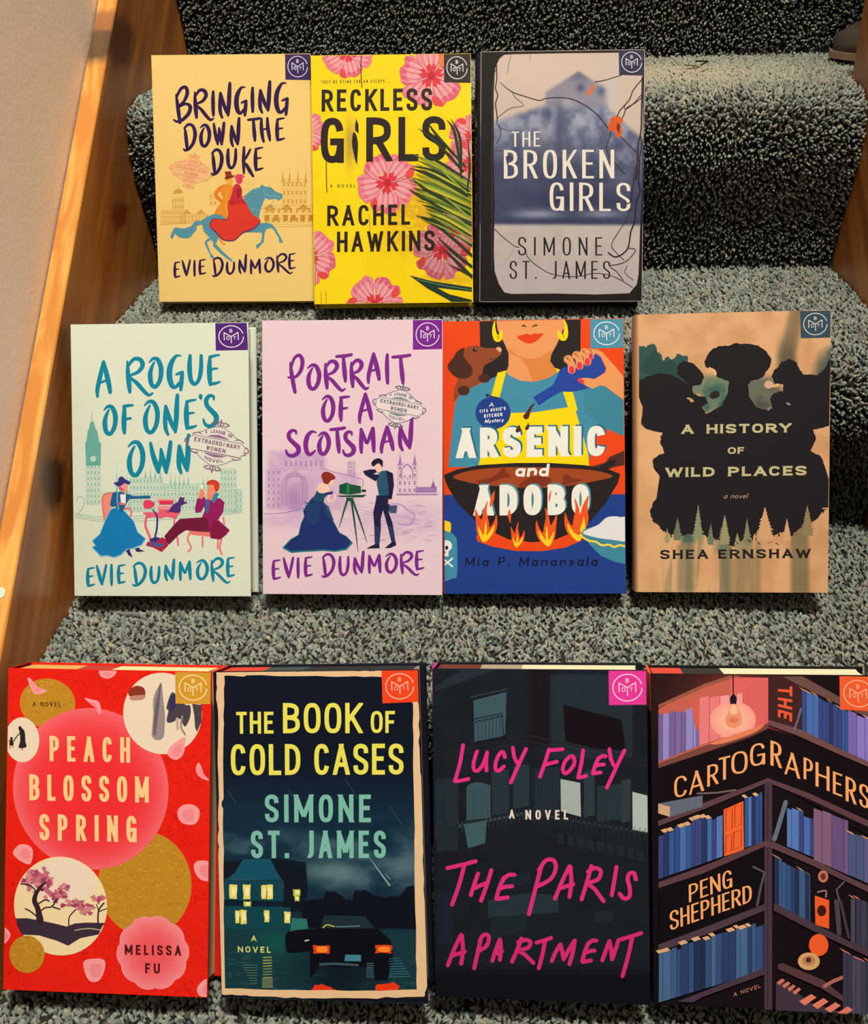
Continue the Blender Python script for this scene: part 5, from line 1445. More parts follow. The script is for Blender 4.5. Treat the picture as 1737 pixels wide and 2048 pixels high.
def art_paris(A):
    def bg(X, Y):
        lx, ly = (X-850)*3.776, (Y-1300)*3.776
        n = fbm(lx/120, ly/120, 6)
        c = mixc(flat(X, (20, 22, 26)), (30, 38, 42), n*.7)
        c = mixc(c, (24, 16, 20), box(lx, ly, 790, 100, 1000, 700, 20)*.8)
        c = mixc(c, (34, 46, 48), box(lx, ly, 950, 170, 1560, 800, 14)*.8)
        c = mixc(c, (14, 12, 18), sm(2350, 2500, ly)*.9)
        return c
    A.bg(bg)
    A.frame(850, 1300, 3.776)
    P = A.poly
    P([(90, 260), (300, 130), (560, 130), (90, 300)], (32, 42, 46))
    P([(1045, 395), (1480, 510), (1510, 740), (1300, 730), (1060, 670)], (20, 12, 16))
    P([(355, 330), (625, 275), (615, 660), (370, 690)], (20, 24, 30))
    P([(378, 365), (625, 300), (612, 620), (585, 635), (380, 675)], (58, 80, 84))
    A.stroke([(360, 340), (625, 280)], 9, (54, 62, 64), smooth=False)
    A.stroke([(375, 505), (590, 460), (600, 640)], 7, (14, 16, 20), smooth=False)
    for k in range(8):
        A.stroke([(385+k*27, 505-k*6), (385+k*27, 672-k*6)], 3, (22, 28, 32), smooth=False, up=False)
        A.ell(398+k*27, 525-k*6, 7, 7, (18, 22, 26))
    for yy in (650, 690, 950):
        A.stroke([(80, yy+130), (790, yy-20), (1690, yy+170)], 10, (36, 32, 36), smooth=False)
    A.stroke([(80, 1310), (800, 1165), (1690, 1330)], 8, (16, 24, 28), smooth=False)
    for x0, x1, y0, y1, c in ((90, 260, 960, 1320, (32, 42, 48)), (510, 640, 900, 1230, (36, 48, 52)), (670, 790, 860, 1180, (38, 50, 52)), (320, 500, 1020, 1270, (56, 76, 78)), (1200, 1280, 900, 1250, (42, 54, 56)), (1300, 1480, 1010, 1280, (36, 48, 50)), (1480, 1550, 970, 1290, (44, 54, 54)), (830, 1020, 880, 1230, (32, 42, 46))):
        P([(x0, y0), (x1, y0-20), (x1, y1-20), (x0, y1)], c)
        if x1-x0 > 120:
            for k in range(1, 7):
                A.stroke([(x0+(x1-x0)*k/7, y0), (x0+(x1-x0)*k/7, y1-14)], 3, tuple(v*.8 for v in c), smooth=False, up=False)
            A.n += 1
    A.ell(410, 1030, 90, 50, (56, 76, 78), a0=180, a1=360)
    P([(1025, 955), (1172, 985), (1178, 1242), (1028, 1200)], (158, 166, 146))
    P([(1562, 1052), (1692, 1085), (1692, 1365), (1565, 1340)], (168, 176, 156))
    for k in range(22):
        x = 90+k*33
        A.stroke([(x, 1310-(x-90)*.2), (x, 1400-(x-90)*.2)], 4, (50, 64, 62), smooth=False, up=False)
        A.ell(x+16, 1345-(x-90)*.2, 9, 12, (60, 76, 72))
        x = 820+k*40
        A.stroke([(x, 1180+(x-800)*.17), (x, 1280+(x-800)*.17)], 4, (40, 50, 50), smooth=False, up=False)
        A.ell(x+20, 1220+(x-800)*.17, 9, 12, (46, 56, 54))
    A.n += 1
    A.frame(850, 1650, 3.776)
    P([(95, 0), (260, -20), (255, 170), (95, 190)], (32, 40, 42))
    P([(300, -20), (470, -50), (460, 120), (330, 160)], (60, 86, 82))
    A.stroke([(80, 230), (790, 90), (1690, 320)], 8, (32, 28, 34), smooth=False)
    P([(480, 560), (770, 500), (1010, 520), (1010, 650), (480, 690)], (36, 48, 50))
    P([(500, 700), (770, 660), (760, 800), (500, 860)], (28, 36, 36))
    P([(90, 500), (210, 480), (210, 900), (90, 900)], (26, 32, 42))
    P([(1280, 640), (1420, 640), (1420, 720), (1280, 730)], (30, 36, 36))
    P([(560, 380), (800, 340), (800, 430), (560, 460)], (28, 36, 40))
    for k in range(9):
        P([(1000+k*75, 40+k*16), (1050+k*75, 50+k*16), (1050+k*75, 130+k*16), (1000+k*75, 120+k*16)], (30, 38, 38))
    M_ = (222, 44, 116)
    A.frame(850, 1300, 3.776)
    brush(A, 'LUCYFOLEY', [(213, 686, 357, 992), (353, 730, 498, 914), (518, 736, 628, 908), (633, 706, 788, 998), (848, 713, 1058, 958), (1023, 768, 1148, 928), (1138, 728, 1233, 961), (1248, 768, 1378, 928), (1350, 716, 1523, 1038)], 32, M_, MK)
    line(A, 'A', 640, 680, 1188, 1255, (222, 200, 170), .2)
    line(A, 'NOVEL', 762, 1082, 1190, 1262, (222, 200, 170), .19, gap=.45)
    A.frame(850, 1650, 3.776)
    brush(A, 'THEPARIS', [(160, 243, 402, 608), (323, 306, 528, 578), (518, 343, 698, 565), (753, 222, 1008, 673), (968, 283, 1143, 553), (1163, 272, 1368, 573), (1388, 288, 1468, 538), (1448, 322, 1611, 560)], 35, (214, 44, 108), MK)
    brush(A, 'APARTMENT', [(156, 810, 322, 1068), (346, 803, 500, 1090), (493, 848, 600, 1033), (638, 833, 838, 1050), (828, 833, 968, 1095), (933, 848, 1163, 1064), (1168, 850, 1313, 1048), (1318, 848, 1483, 1038), (1453, 793, 1648, 1158)], 35, (206, 40, 100), MK)
    emblem(A, [(1216, 1338), (1290, 1336), (1292, 1405), (1217, 1406)], (222, 52, 134), (248, 190, 210))

def shelf_books(A, x0, x1, top, bot, cols, seed, wmin=18, wmax=48, tops=(206, 156, 104), var=16):
    """a row of printed book spines between two functions of x giving their top and bottom"""
    r = random.Random(seed)
    x = x0
    while x < x1:
        w = min(r.uniform(wmin, wmax), x1-x)
        if w < 6:
            break
        c = r.choice(cols)
        t0, t1 = top(x)+r.uniform(-var, var), 0
        t1 = t0+(top(x+w)-top(x))
        A.poly([(x, t0), (x+w, t1), (x+w, bot(x+w)), (x, bot(x))], c, up=False)
        A.n += 1
        A.stroke([(x+w-2, t1), (x+w-2, bot(x+w))], 4, tuple(v*.62 for v in c), smooth=False)
        if tops and r.random() < .5:
            A.poly([(x, t0-2), (x+w*.9, t1-2), (x+w*.9-26, t1-24), (x-26, t0-24)], tops)
        x += w

def art_carto(A):
    def bg(X, Y):
        lx, ly = (X-1277)*3.776, (Y-1300)*3.776
        c = flat(X, (22, 14, 16))
        g = blob(lx, ly, 720, 480, 380, 330)
        c = mixc(c, (176, 66, 44), np.clip(g*1.1, 0, 1)*(1-sm(520, 800, ly)*.6))
        c = mixc(c, (60, 30, 24), blob(lx, ly, 300, 250, 350, 200)*.5)
        c = mixc(c, (120, 60, 46), blob(lx, ly, 800, 680, 320, 90)*.6)
        return c
    A.bg(bg)
    A.frame(1277, 1300, 3.776)
    BE = (92, 60, 60)
    # upper left shelf lit by the bulb
    A.poly([(150, 430), (400, 300), (740, 190), (990, 200), (990, 560), (860, 600), (500, 720), (150, 850)], (196, 92, 70))
    A.poly([(150, 425), (520, 260), (780, 180), (690, 180), (500, 240), (150, 395)], (150, 84, 60))
    A.poly([(700, 200), (990, 200), (990, 560), (870, 590), (700, 620)], (220, 96, 84))
    for k in range(8):
        A.stroke([(820+k*22, 215), (830+k*20, 560)], 3, (196, 80, 76), smooth=False)
    lav = [(146, 130, 176), (116, 92, 134), (160, 142, 186), (124, 100, 144)]
    shelf_books(A, 150, 470, lambda x: 470-(x-150)*.12, lambda x: 840-(x-150)*.4, lav, 3, 22, 70, (220, 160, 140), 14)
    pk = [(236, 132, 124), (240, 148, 136), (228, 118, 112)]
    A.poly([(400, 400), (445, 360), (470, 480), (470, 620), (430, 560)], (208, 90, 74))
    shelf_books(A, 465, 800, lambda x: 350-(x-465)*.15, lambda x: 715-(x-465)*.33, pk, 5, 40, 100, None, 18)
    g = 14
    for i in range(g):
        t = i/g
        A.ell(720, 520, 150*(1-t)+26, 120*(1-t)+22, (242+6*t, 150+36*t, 124+20*t), 26)
    A.poly([(150, 850), (500, 720), (850, 600), (990, 545), (990, 585), (850, 650), (500, 770), (150, 885)], (120, 66, 54))
    A.poly([(560, 690), (850, 592), (960, 552), (880, 620), (640, 700)], (226, 120, 76), True)
    A.stroke([(722, 170), (722, 330)], 8, (24, 16, 24))
    A.poly([(708, 330), (735, 322), (748, 350), (746, 398), (700, 400), (698, 350)], (24, 18, 28))
    A.poly([(702, 400), (745, 400), (760, 440), (788, 500), (780, 555), (725, 580), (675, 560), (662, 510), (690, 450)], (232, 138, 92), True)
    A.poly([(705, 410), (742, 410), (755, 470), (700, 470)], (246, 180, 130), True)
    A.ell(724, 522, 34, 22, (214, 116, 76))
    # right wall of shelves
    A.poly([(990, 190), (1180, 195), (1260, 280), (1240, 620), (990, 520)], (64, 32, 30))
    A.poly([(1100, 190), (1250, 192), (1520, 350), (1900, 540), (1900, 590), (1500, 400), (1260, 280)], (104, 72, 62))
    bl = [(72, 104, 152), (50, 74, 122), (84, 116, 162), (94, 100, 150), (58, 66, 112), (52, 86, 130), (40, 52, 84)]
    shelf_books(A, 1245, 1590, lambda x: 300+(x-1245)*.48, lambda x: 640+(x-1245)*.44, bl, 7, 22, 58, (214, 158, 96), 14)
    shelf_books(A, 1590, 1900, lambda x: 460+(x-1590)*.42, lambda x: 790+(x-1590)*.44, [(136, 116, 176), (120, 96, 156), (150, 120, 170)], 8, 60, 90, (190, 150, 160), 8)
    A.poly([(990, 520), (1240, 600), (1500, 735), (1900, 920), (1900, 960), (1500, 780), (1200, 640), (990, 560)], (110, 72, 66))
    A.stroke([(1235, 440), (1210, 530), (1185, 600)], 16, (104, 96, 104), smooth=False)
    A.poly([(150, 890), (500, 775), (850, 655), (990, 590), (1200, 650), (1500, 790), (1900, 970), (1900, 1500), (990, 975), (150, 1320)], (20, 12, 14))
    # shelf below the title
    A.poly([(150, 1290), (500, 1150), (850, 1020), (985, 965), (1300, 1085), (1900, 1370), (1900, 1420), (1300, 1130), (1010, 1010), (960, 1010), (500, 1200), (150, 1330)], BE)
    A.poly([(150, 1155), (240, 1180), (240, 1258), (150, 1230)], (206, 156, 110))
    A.poly([(150, 1155), (400, 1110), (490, 1095), (490, 1180), (240, 1258), (240, 1180)], (96, 100, 108))
    A.stroke([(450, 1080), (600, 1075), (740, 1055)], 13, (112, 96, 84), smooth=False)
    f = 350*3.776
    shelf_books(A, 155, 645, lambda x: 1395-(x-155)*.33, lambda x: f+415-(x-155)*.36, bl, 11, 24, 60, (216, 164, 112), 22)
    A.poly([(650, 1205), (800, 1140), (805, f+190), (655, f+240)], (240, 96, 40))
    for q in ([(668, 1215), (715, 1192), (715, 1350), (668, 1370)], [(735, 1182), (785, 1160), (785, 1320), (735, 1340)], [(668, 1410), (712, 1390), (712, f+195), (668, f+215)], [(728, 1380), (785, 1355), (785, f+165), (728, f+190)]):
        A.stroke(q+[q[0]], 6, (150, 48, 24), smooth=False)
    shelf_books(A, 810, 945, lambda x: 1120-(x-810)*.3, lambda x: f+175-(x-810)*.33, bl, 12, 20, 36, (216, 164, 112), 12)
    A.rect(960, 1000, 1018, f+1420, (72, 52, 58))
    A.stroke([(985, 1010), (985, f+1400)], 8, (54, 38, 44), smooth=False)
    shelf_books(A, 1130, 1330, lambda x: 1190+(x-1130)*.4, lambda x: f+165+(x-1130)*.42, bl+[(120, 130, 180)], 13, 28, 60, (216, 164, 112), 16)
    A.stroke([(1120, 1150), (1070, 1320), (1035, f+110)], 34, (100, 104, 110), smooth=False)
    shelf_books(A, 1330, 1590, lambda x: 1190+(x-1330)*.42, lambda x: f+265+(x-1330)*.45, [(118, 84, 118), (104, 76, 112), (128, 90, 108)], 14, 60, 110, (190, 120, 110), 10)
    shelf_books(A, 1590, 1900, lambda x: f+60+(x-1590)*.4, lambda x: f+380+(x-1590)*.45, [(76, 84, 112), (92, 88, 120)], 15, 30, 60, (216, 150, 100), 10)
    A.frame(1277, 1650, 3.776)
    A.poly([(155, 435), (500, 310), (965, 120), (1030, 130), (1300, 250), (1600, 400), (1900, 540), (1900, 590), (1300, 300), (1010, 175), (960, 165), (500, 365), (155, 480)], BE)
    A.poly([(155, 480), (500, 365), (960, 170), (960, 620), (500, 790), (155, 920)], (18, 11, 14))
    A.stroke([(875, 318), (960, 360), (930, 480), (905, 610)], 18, (84, 74, 78), smooth=False)
    dk = [(50, 76, 108), (42, 60, 92), (60, 86, 116), (34, 46, 70)]
    shelf_books(A, 1035, 1305, lambda x: 245+(x-1035)*.5, lambda x: 615+(x-1035)*.47, dk, 16, 24, 50, (200, 150, 110), 12)
    A.poly([(1340, 540), (1448, 575), (1448, 792), (1345, 760)], (238, 88, 36))
    A.ell(1392, 655, 34, 42, (60, 26, 20))
    A.ell(1400, 392, 38, 46, (196, 110, 76))
    A.ell(1400, 392, 20, 26, (90, 50, 40))
    A.stroke([(1360, 510), (1420, 500), (1420, 545)], 14, (150, 100, 84))
    A.stroke([(1555, 435), (1500, 490), (1520, 570)], 12, (100, 88, 92), smooth=False)
    A.stroke([(1500, 580), (1520, 820)], 36, (78, 62, 66), smooth=False)
    A.stroke([(1530, 580), (1590, 850)], 22, (66, 54, 60), smooth=False)
    gy = [(66, 60, 72), (76, 68, 80), (58, 54, 66)]
    shelf_books(A, 1610, 1900, lambda x: 540+(x-1610)*.4, lambda x: 920+(x-1610)*.45, gy, 17, 24, 44, (214, 120, 90), 10)
    A.poly([(1030, 590), (1300, 730), (1600, 880), (1900, 1010), (1900, 1070), (1600, 930), (1300, 790), (1030, 650)], (74, 52, 58))
    A.poly([(155, 910), (500, 780), (960, 600), (960, 650), (500, 840), (155, 970)], (78, 56, 62))
    shelf_books(A, 160, 960, lambda x: 985-(x-160)*.31, lambda x: 1350-(x-160)*.31, dk+[(54, 74, 110), (70, 98, 126)], 18, 26, 64, (214, 162, 112), 26)
    A.poly([(300, 1340), (500, 1260), (960, 1080), (960, 1130), (500, 1300), (420, 1345)], (72, 52, 60))
    A.ell(1366, 908, 73, 83, (240, 90, 38))
    A.ell(1292, 1030, 82, 66, (214, 156, 96))
    A.ell(1292, 1025, 50, 38, (186, 124, 80))
    A.ell(1290, 1020, 20, 20, (84, 44, 34))
    A.poly([(1060, 1050), (1100, 1045), (1400, 1170), (1600, 1330), (1560, 1340), (1380, 1230), (1060, 1090)], (84, 54, 52))
    A.stroke([(1410, 1215), (1470, 1180), (1540, 1150)], 28, (170, 100, 80), smooth=False)
    shelf_books(A, 1545, 1900, lambda x: 960+(x-1545)*.4, lambda x: 1420, gy, 19, 24, 44, (214, 120, 90), 10)
    A.poly([(1045, 1200), (1080, 1160), (1300, 1340), (1560, 1415), (1045, 1410)], (64, 50, 58))
    for k in range(4):
        A.poly([(1220+k*95, 1330+k*28), (1310+k*90, 1275+k*30), (1350+k*90, 1300+k*30), (1262+k*95, 1362+k*26)], (226, 118, 88))
        A.poly([(1050+k*40, 1190+k*24), (1095+k*40, 1160+k*22), (1115+k*40, 1175+k*22), (1070+k*40, 1210+k*24)], (206, 110, 84))
    OR = (250, 160, 92)
    A.frame(1277, 1300, 3.776)
    # title letters following the rise and fall of the shelf
    for ch, x0, y0, x1, y1, sl in (('C', 272, 945, 372, 1105, -.2), ('A', 385, 905, 500, 1075, -.3), ('R', 525, 855, 610, 1018, -.3), ('T', 612, 800, 700, 975, -.25), ('O', 708, 760, 832, 930, -.15), ('G', 850, 700, 965, 870, -.2),
                                   ('R', 1005, 690, 1090, 880, .3), ('A', 1110, 775, 1228, 955, .35), ('P', 1255, 820, 1325, 985, .35), ('H', 1345, 865, 1450, 1050, .4), ('E', 1475, 930, 1545, 1100, .38), ('R', 1570, 970, 1650, 1158, .4), ('S', 1672, 1020, 1745, 1195, .4)):
        d = (x1-x0)*sl/2
        text(A, ch, [(x0, y0-d), (x1, y0+d), (x1, y1+d), (x0, y1-d)], OR, .13, th=.085)
    text(A, 'THE', [(1172, 268), (1168, 540), (1062, 500), (1062, 262)], (226, 84, 44), .19, gap=.2)
    A.frame(1277, 1650, 3.776)
    text(A, 'PENG', [(385, 455), (712, 335), (718, 470), (388, 590)], OR, .14, th=.09, gap=.12)
    text(A, 'SHEPHERD', [(240, 660), (862, 448), (866, 580), (244, 805)], OR, .14, th=.09, gap=.1)
    text(A, 'A NOVEL', [(725, 1270), (930, 1200), (932, 1228), (728, 1300)], (190, 120, 90), .16, gap=.3)
    emblem(A, [(1681, 1351), (1755, 1354), (1757, 1425), (1682, 1419)], (232, 88, 40), (250, 170, 120))
# ------------------------------------------------------------------ building a book
def book(name, label, quad, pose, art, jacket, mat, spine, tab=None, pages=(236, 214, 160), patches=(), k=1.0, spine_art=None, bulge=0.0018, back=None):
    x, y, z, yaw, lean, roll, w, h, t = pose
    X = np.array([math.cos(yaw), math.sin(yaw), 0.0])
    bk = np.array([-math.sin(yaw), math.cos(yaw), 0.0])
    U = bk*math.sin(lean)+np.array([0, 0, math.cos(lean)])
    X2 = X*math.cos(roll)+U*math.sin(roll)
    U2 = -X*math.sin(roll)+U*math.cos(roll)
    D = np.cross(U2, X2)           # into the book
    root = bpy.data.objects.new(name, None)
    root.empty_display_size = 0.05
    COL.objects.link(root)
    m = Matrix.Identity(4)
    for i in range(3):
        m[i][0], m[i][1], m[i][2], m[i][3] = X2[i], D[i], U2[i], (x, y, z)[i]
    root.matrix_world = m
    tag(root, label, 'book', 'hardcover novels standing on the stairs')
    b = 0.0026
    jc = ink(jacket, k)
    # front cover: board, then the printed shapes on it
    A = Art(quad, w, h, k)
    art(A)
    A.settle()
    V, F, C = list(A.V), list(A.F), list(A.C)
    def boxm(x0, y0, z0, x1, y1, z1, c, bev=0.0007):
        n = len(V)
        r = bev
        P = []
        for yy, ins in ((y0, r), (y0+r, 0), (y1-r, 0), (y1, r)):
            P += [(x0+ins, yy, z0+ins), (x1-ins, yy, z0+ins), (x1-ins, yy, z1-ins), (x0+ins, yy, z1-ins)]
        V.extend(P)
        C.extend([c]*16)
        F.append((n, n+1, n+2, n+3))
        for l in range(3):
            for i in range(4):
                a, d = n+l*4+i, n+l*4+(i+1) % 4
                F.append((a, a+4, d+4, d))
        F.append((n+15, n+14, n+13, n+12))
    boxm(0, 0, 0, w, b, h, jc)
    mesh_obj('front_cover', V, F, mat, root, cols=np.array(C))
    V, F, C = [], [], []
    boxm(0, t-b, 0, w, t, h, ink(back or jacket, k))
    mesh_obj('back_cover', V, F, mat, root, cols=np.array(C))
    # spine: jacket rolled round from board to board
    V, F, C = [], [], []
    zs = [0.0] + list(np.linspace(0, h, 40))[1:]
    ztab = h-0.0245
    zs = sorted(set([round(q, 6) for q in zs]+[ztab, ztab+1e-5]))
    na = 10
    for q in zs:
        for i in range(na+1):
            a = math.pi*i/na
            V.append((-bulge*math.sin(a)**.8+0.0004, t/2-(t/2)*math.cos(a), q))
            c = spine if not (tab and q > ztab) else tab
            C.append(ink(c, k))
    for j in range(len(zs)-1):
        for i in range(na):
            a = j*(na+1)+i
            F.append((a, a+na+1, a+na+2, a+1))
    n0 = len(V)                     # caps of the rolled edge, inner face
    for q in (0.0, h):
        V.append((0.0008, t/2, q))
        C.append(ink(spine if q == 0 or not tab else tab, k))
    for i in range(na):
        F.append((i, i+1, n0))
        a = (len(zs)-1)*(na+1)+i
        F.append((a+1, a, n0+1))
    sp = mesh_obj('spine', V, F, mat, root, cols=np.array(C), smooth=False)
    if spine_art:
        S = Art([(0, h), (t, h), (0, 0), (t, 0)], t, h, k)
        spine_art(S, t, h)
        if S.F:
            VV = []
            for (sx, sy, sz) in S.V:
                a = math.acos(max(-1, min(1, 1-2*min(max(sx/t, 0), 1))))
                VV.append((-bulge*math.sin(a)**.8+0.0004-0.00004+sy, sx, sz))
            mesh_obj('spine_lettering', VV, S.F, mat, sp, cols=np.array(S.C))
    # pages: slightly hollow fore-edge
    V, F, C = [], [], []
    ins, bot = 0.0016, 0.003
    y0, y1 = b-0.0002, t-b+0.0002
    rows = 7
    cuts = [0.002]+sorted(set(p for a in patches for p in (a[0]*w-1e-5, a[0]*w) if p > 0.003))+[w-0.0045]
    for q in (bot, h-ins):
        for xx in cuts:
            for i in range(rows):
                yy = y0+(y1-y0)*i/(rows-1)
                dx = -0.0018*math.sin(math.pi*i/(rows-1)) if xx == cuts[-1] else 0
                V.append((xx+dx, yy, q))
                c = pages
                if q > h/2:
                    for a in patches:
                        if xx >= a[0]*w:
                            c = a[1]
                C.append(ink(c, k*1.08))
    nx = len(cuts)
    def ix(q, i, j):
        return q*nx*rows+i*rows+j
    for i in range(nx-1):
        for j in range(rows-1):
            F.append((ix(1, i, j), ix(1, i+1, j), ix(1, i+1, j+1), ix(1, i, j+1)))
            F.append((ix(0, i, j), ix(0, i, j+1), ix(0, i+1, j+1), ix(0, i+1, j)))
        F.append((ix(0, i, 0), ix(0, i+1, 0), ix(1, i+1, 0), ix(1, i, 0)))
        F.append((ix(0, i, rows-1), ix(1, i, rows-1), ix(1, i+1, rows-1), ix(0, i+1, rows-1)))
    # fore-edge gets its own vertices so the top's printed patches do not bleed down
    n = len(V)
    for q in (bot, h-ins):
        for j in range(rows):
            v = V[ix(0 if q == bot else 1, nx-1, j)]
            V.append(v)
            C.append(ink(pages, k*1.08))
    for j in range(rows-1):
        F.append((n+j, n+j+1, n+rows+j+1, n+rows+j))
    mesh_obj('page_block', V, F, M_PAGE, root, cols=np.array(C))
    return root

POSE = {
 'duke': (0.05441, -0.12409, 0.00959, 0.05159, 0.41195, -0.02105, 0.14267, 0.21635, 0.022),
 'reckless': (0.20214, -0.14669, 0.01375, 0.07054, 0.48569, -0.02032, 0.1405, 0.21644, 0.028),
 'broken': (0.34812000000000004, -0.14419, 0.01374, 0.02632, 0.49416, -0.01465, 0.14181, 0.21651, 0.028),
 'rogue': (0.02731, -0.36171, -0.15225, 0.01326, 0.49852, -0.00046, 0.14288, 0.21631, 0.03),
 'scotsman': (0.17948, -0.35659, -0.15217, 0.02091, 0.5016, -0.00889, 0.14275, 0.21643, 0.03),
 'arsenic': (0.32365, -0.34999, -0.15507, 0.00353, 0.54709, 0.00991, 0.14279, 0.21665, 0.022),
 'wild': (0.47573, -0.3488, -0.15239, -0.04593, 0.46599, 0.03215, 0.14354, 0.21514, 0.032),
 'peach': (0.02952, -0.59891, -0.31458, -0.00056, 0.5506, -0.00264, 0.14239, 0.21954, 0.036),
 'cold': (0.18152, -0.59884, -0.31478, -0.07412, 0.5397, 0.07185, 0.1412, 0.21969, 0.036),
 'paris': (0.32613, -0.59191, -0.31509, -0.04899, 0.53425, 0.0384, 0.14198, 0.21988, 0.036),
 'carto': (0.47136, -0.59186, -0.31513, -0.07287, 0.51295, 0.05261, 0.14312, 0.21936, 0.037),
}
KB = {'duke': 1.1, 'reckless': 1.1, 'broken': 1.22, 'rogue': .98, 'scotsman': .98, 'arsenic': 1.0, 'wild': .88, 'peach': .88, 'cold': .87, 'paris': .85, 'carto': .85}  # per-book ink gain, makes up for uneven lamp light between the rows
def sp_lines(*items):
    """spine lettering reading downwards: (text, fraction from top start, end, across0, across1, colour)"""
    def f(S, t, h):
        for st, a, b, u0_, u1_, c in items:
            S.frame(0, 0, 1)
            text(S, st, [(t*u1_, h*(1-a)), (t*u1_, h*(1-b)), (t*u0_, h*(1-b)), (t*u0_, h*(1-a))], c, .14, gap=.2)
    return f

Q = {
 'duke': [(303, 110), (620, 108), (320, 603), (630, 603)], 'reckless': [(622, 112), (945, 107), (632, 607), (950, 607)],
 'broken': [(963, 105), (1287, 97), (960, 605), (1280, 603)], 'rogue': [(141, 649), (497, 645), (150, 1192), (501, 1193)],
 'scotsman': [(525, 640), (884, 640), (527, 1187), (886, 1191)], 'arsenic': [(886, 643), (1247, 636), (890, 1187), (1253, 1188)],
 'wild': [(1270, 628), (1667, 624), (1279, 1180), (1655, 1186)], 'peach': [(20, 1337), (424, 1337), (5, 1983), (412, 1995)],
 'cold': [(430, 1343), (842, 1328), (440, 1998), (862, 2004)], 'paris': [(870, 1334), (1291, 1337), (870, 1994), (1301, 2012)],
 'carto': [(1300, 1341), (1757, 1352), (1310, 2012), (1760, 2030)]}
W_ = (226, 216, 200)
BOOKS = [
 ('duke', 'yellow hardcover novel with a couple riding a teal horse, upper step, by the left board', art_duke, (248, 204, 114), M_MATTE, (240, 196, 110), (48, 30, 60), {}),
 ('reckless', 'bright yellow hardcover novel with pink hibiscus and palm leaves, middle of the upper step', art_reckless, (240, 200, 10), M_SATIN, (226, 184, 20), (40, 30, 30), {}),
 ('broken', 'black-edged hardcover novel with a blurred grey mansion and orange leaf, right of the upper step', art_broken, (32, 25, 26), M_DARK, (34, 26, 26), (40, 40, 54),
  dict(bulge=.0055, spine_art=sp_lines(('THE', .215, .295, .1, .32, W_), ('BROKEN GIRLS', .33, .7, .1, .32, (120, 112, 104))))),
 ('rogue', 'mint green hardcover novel with a seated pair and clock tower, left end of middle step', art_rogue, (216, 214, 180), M_MATTE, (206, 206, 176), (82, 34, 108), {}),
 ('scotsman', 'pale pink hardcover novel with purple lettering and a woman behind a camera tripod, middle step', art_scots, (232, 200, 190), M_MATTE, (228, 196, 188), (112, 30, 110), {}),
 ('arsenic', 'red and blue hardcover novel with a cook, dachshund and flaming black pan, middle step', art_arsenic, (30, 60, 124), M_SATIN, (226, 66, 20), (70, 134, 146), {}),
 ('wild', 'tan hardcover novel with a black inkblot silhouette of trees, right end of the middle step', art_wild, (204, 150, 98), M_MATTE, (196, 142, 92), None, dict(bulge=.004)),
 ('peach', 'red hardcover novel with a big pink disc and gold circles, left on lowest step', art_peach, (224, 34, 18), M_SATIN, (196, 26, 18), None,
  dict(pages=(250, 224, 150), patches=[(.0, (236, 180, 84)), (.3, (196, 52, 40)), (.475, (250, 226, 146))])),
 ('cold', 'dark teal hardcover novel with a deckled cream border and parked car, lowest step', art_cold, (20, 20, 28), M_DARK, (24, 20, 26), (232, 62, 26),
  dict(patches=[(.0, (226, 60, 36)), (.22, (44, 70, 60)), (.42, (24, 26, 32))], pages=(240, 220, 160))),
 ('paris', 'black hardcover novel with magenta handwriting over a dark facade, lowest step', art_paris, (22, 22, 28), M_DARK, (26, 22, 30), (196, 50, 120),
  dict(patches=[(.0, (112, 44, 30)), (.22, (180, 158, 120)), (.42, (246, 226, 166))])),
 ('carto', 'dark hardcover novel with blue bookshelves and a glowing bulb, right end of the lowest step', art_carto, (16, 11, 14), M_DARK, (20, 14, 18), (230, 84, 36),
  dict(patches=[(.0, (226, 70, 50)), (.155, (44, 38, 38)), (.34, (250, 230, 174))])),
]
for nm, label, fn, jac, mat, spn, tab, kw in BOOKS:
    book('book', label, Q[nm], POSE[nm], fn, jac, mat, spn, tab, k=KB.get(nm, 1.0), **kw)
# ------------------------------------------------------------------ stairs
KS = [2, 1, 0, -1, -2]
pts = [(2*RUN, 2*RISE+.05)]+profile(KS)
def offset(P, d):
    P = np.array(P, float)
    T = np.gradient(P, axis=0)
    T /= np.linalg.norm(T, axis=1)[:, None]
    return P+np.c_[-T[:, 1], T[:, 0]]*d, np.c_[-T[:, 1], T[:, 0]]
pts = np.array(pts, float)
keep = [0]
for i in range(1, len(pts)):
    if np.linalg.norm(pts[i]-pts[keep[-1]]) > 5e-4:
        keep.append(i)
pts = pts[keep]
# resample by arc length
seg = np.r_[0, np.cumsum(np.linalg.norm(np.diff(pts, axis=0), axis=1))]
s_ = np.arange(0, seg[-1], 0.004)
P = np.c_[np.interp(s_, seg, pts[:, 0]), np.interp(s_, seg, pts[:, 1])]
T = np.gradient(P, axis=0); T /= np.linalg.norm(T, axis=1)[:, None]
NRM = np.c_[T[:, 1], -T[:, 0]]*-1            # outward: up on treads, towards the front on risers
if NRM[:, 1].mean() < 0:
    NRM = -NRM
PILE = 0.0062
base = P-NRM*PILE
V, F = [], []
for i, (y, z) in enumerate(base):
    V += [(XL+0.0, y, z), (XR, y, z)]
    if i:
        a = 2*(i-1)
        F.append((a, a+1, a+3, a+2))
m, nt, b = new_mat('carpet_backing')
b.inputs['Base Color'].default_value = (0.016, 0.017, 0.017, 1)
b.inputs['Roughness'].default_value = 1.0
no = N(nt, 'ShaderNodeTexNoise', Scale=400.0)
bp = N(nt, 'ShaderNodeBump', Strength=0.4, Distance=0.001)
nt.links.new(no.outputs['Fac'], bp.inputs['Height'])
nt.links.new(bp.outputs['Normal'], b.inputs['Normal'])
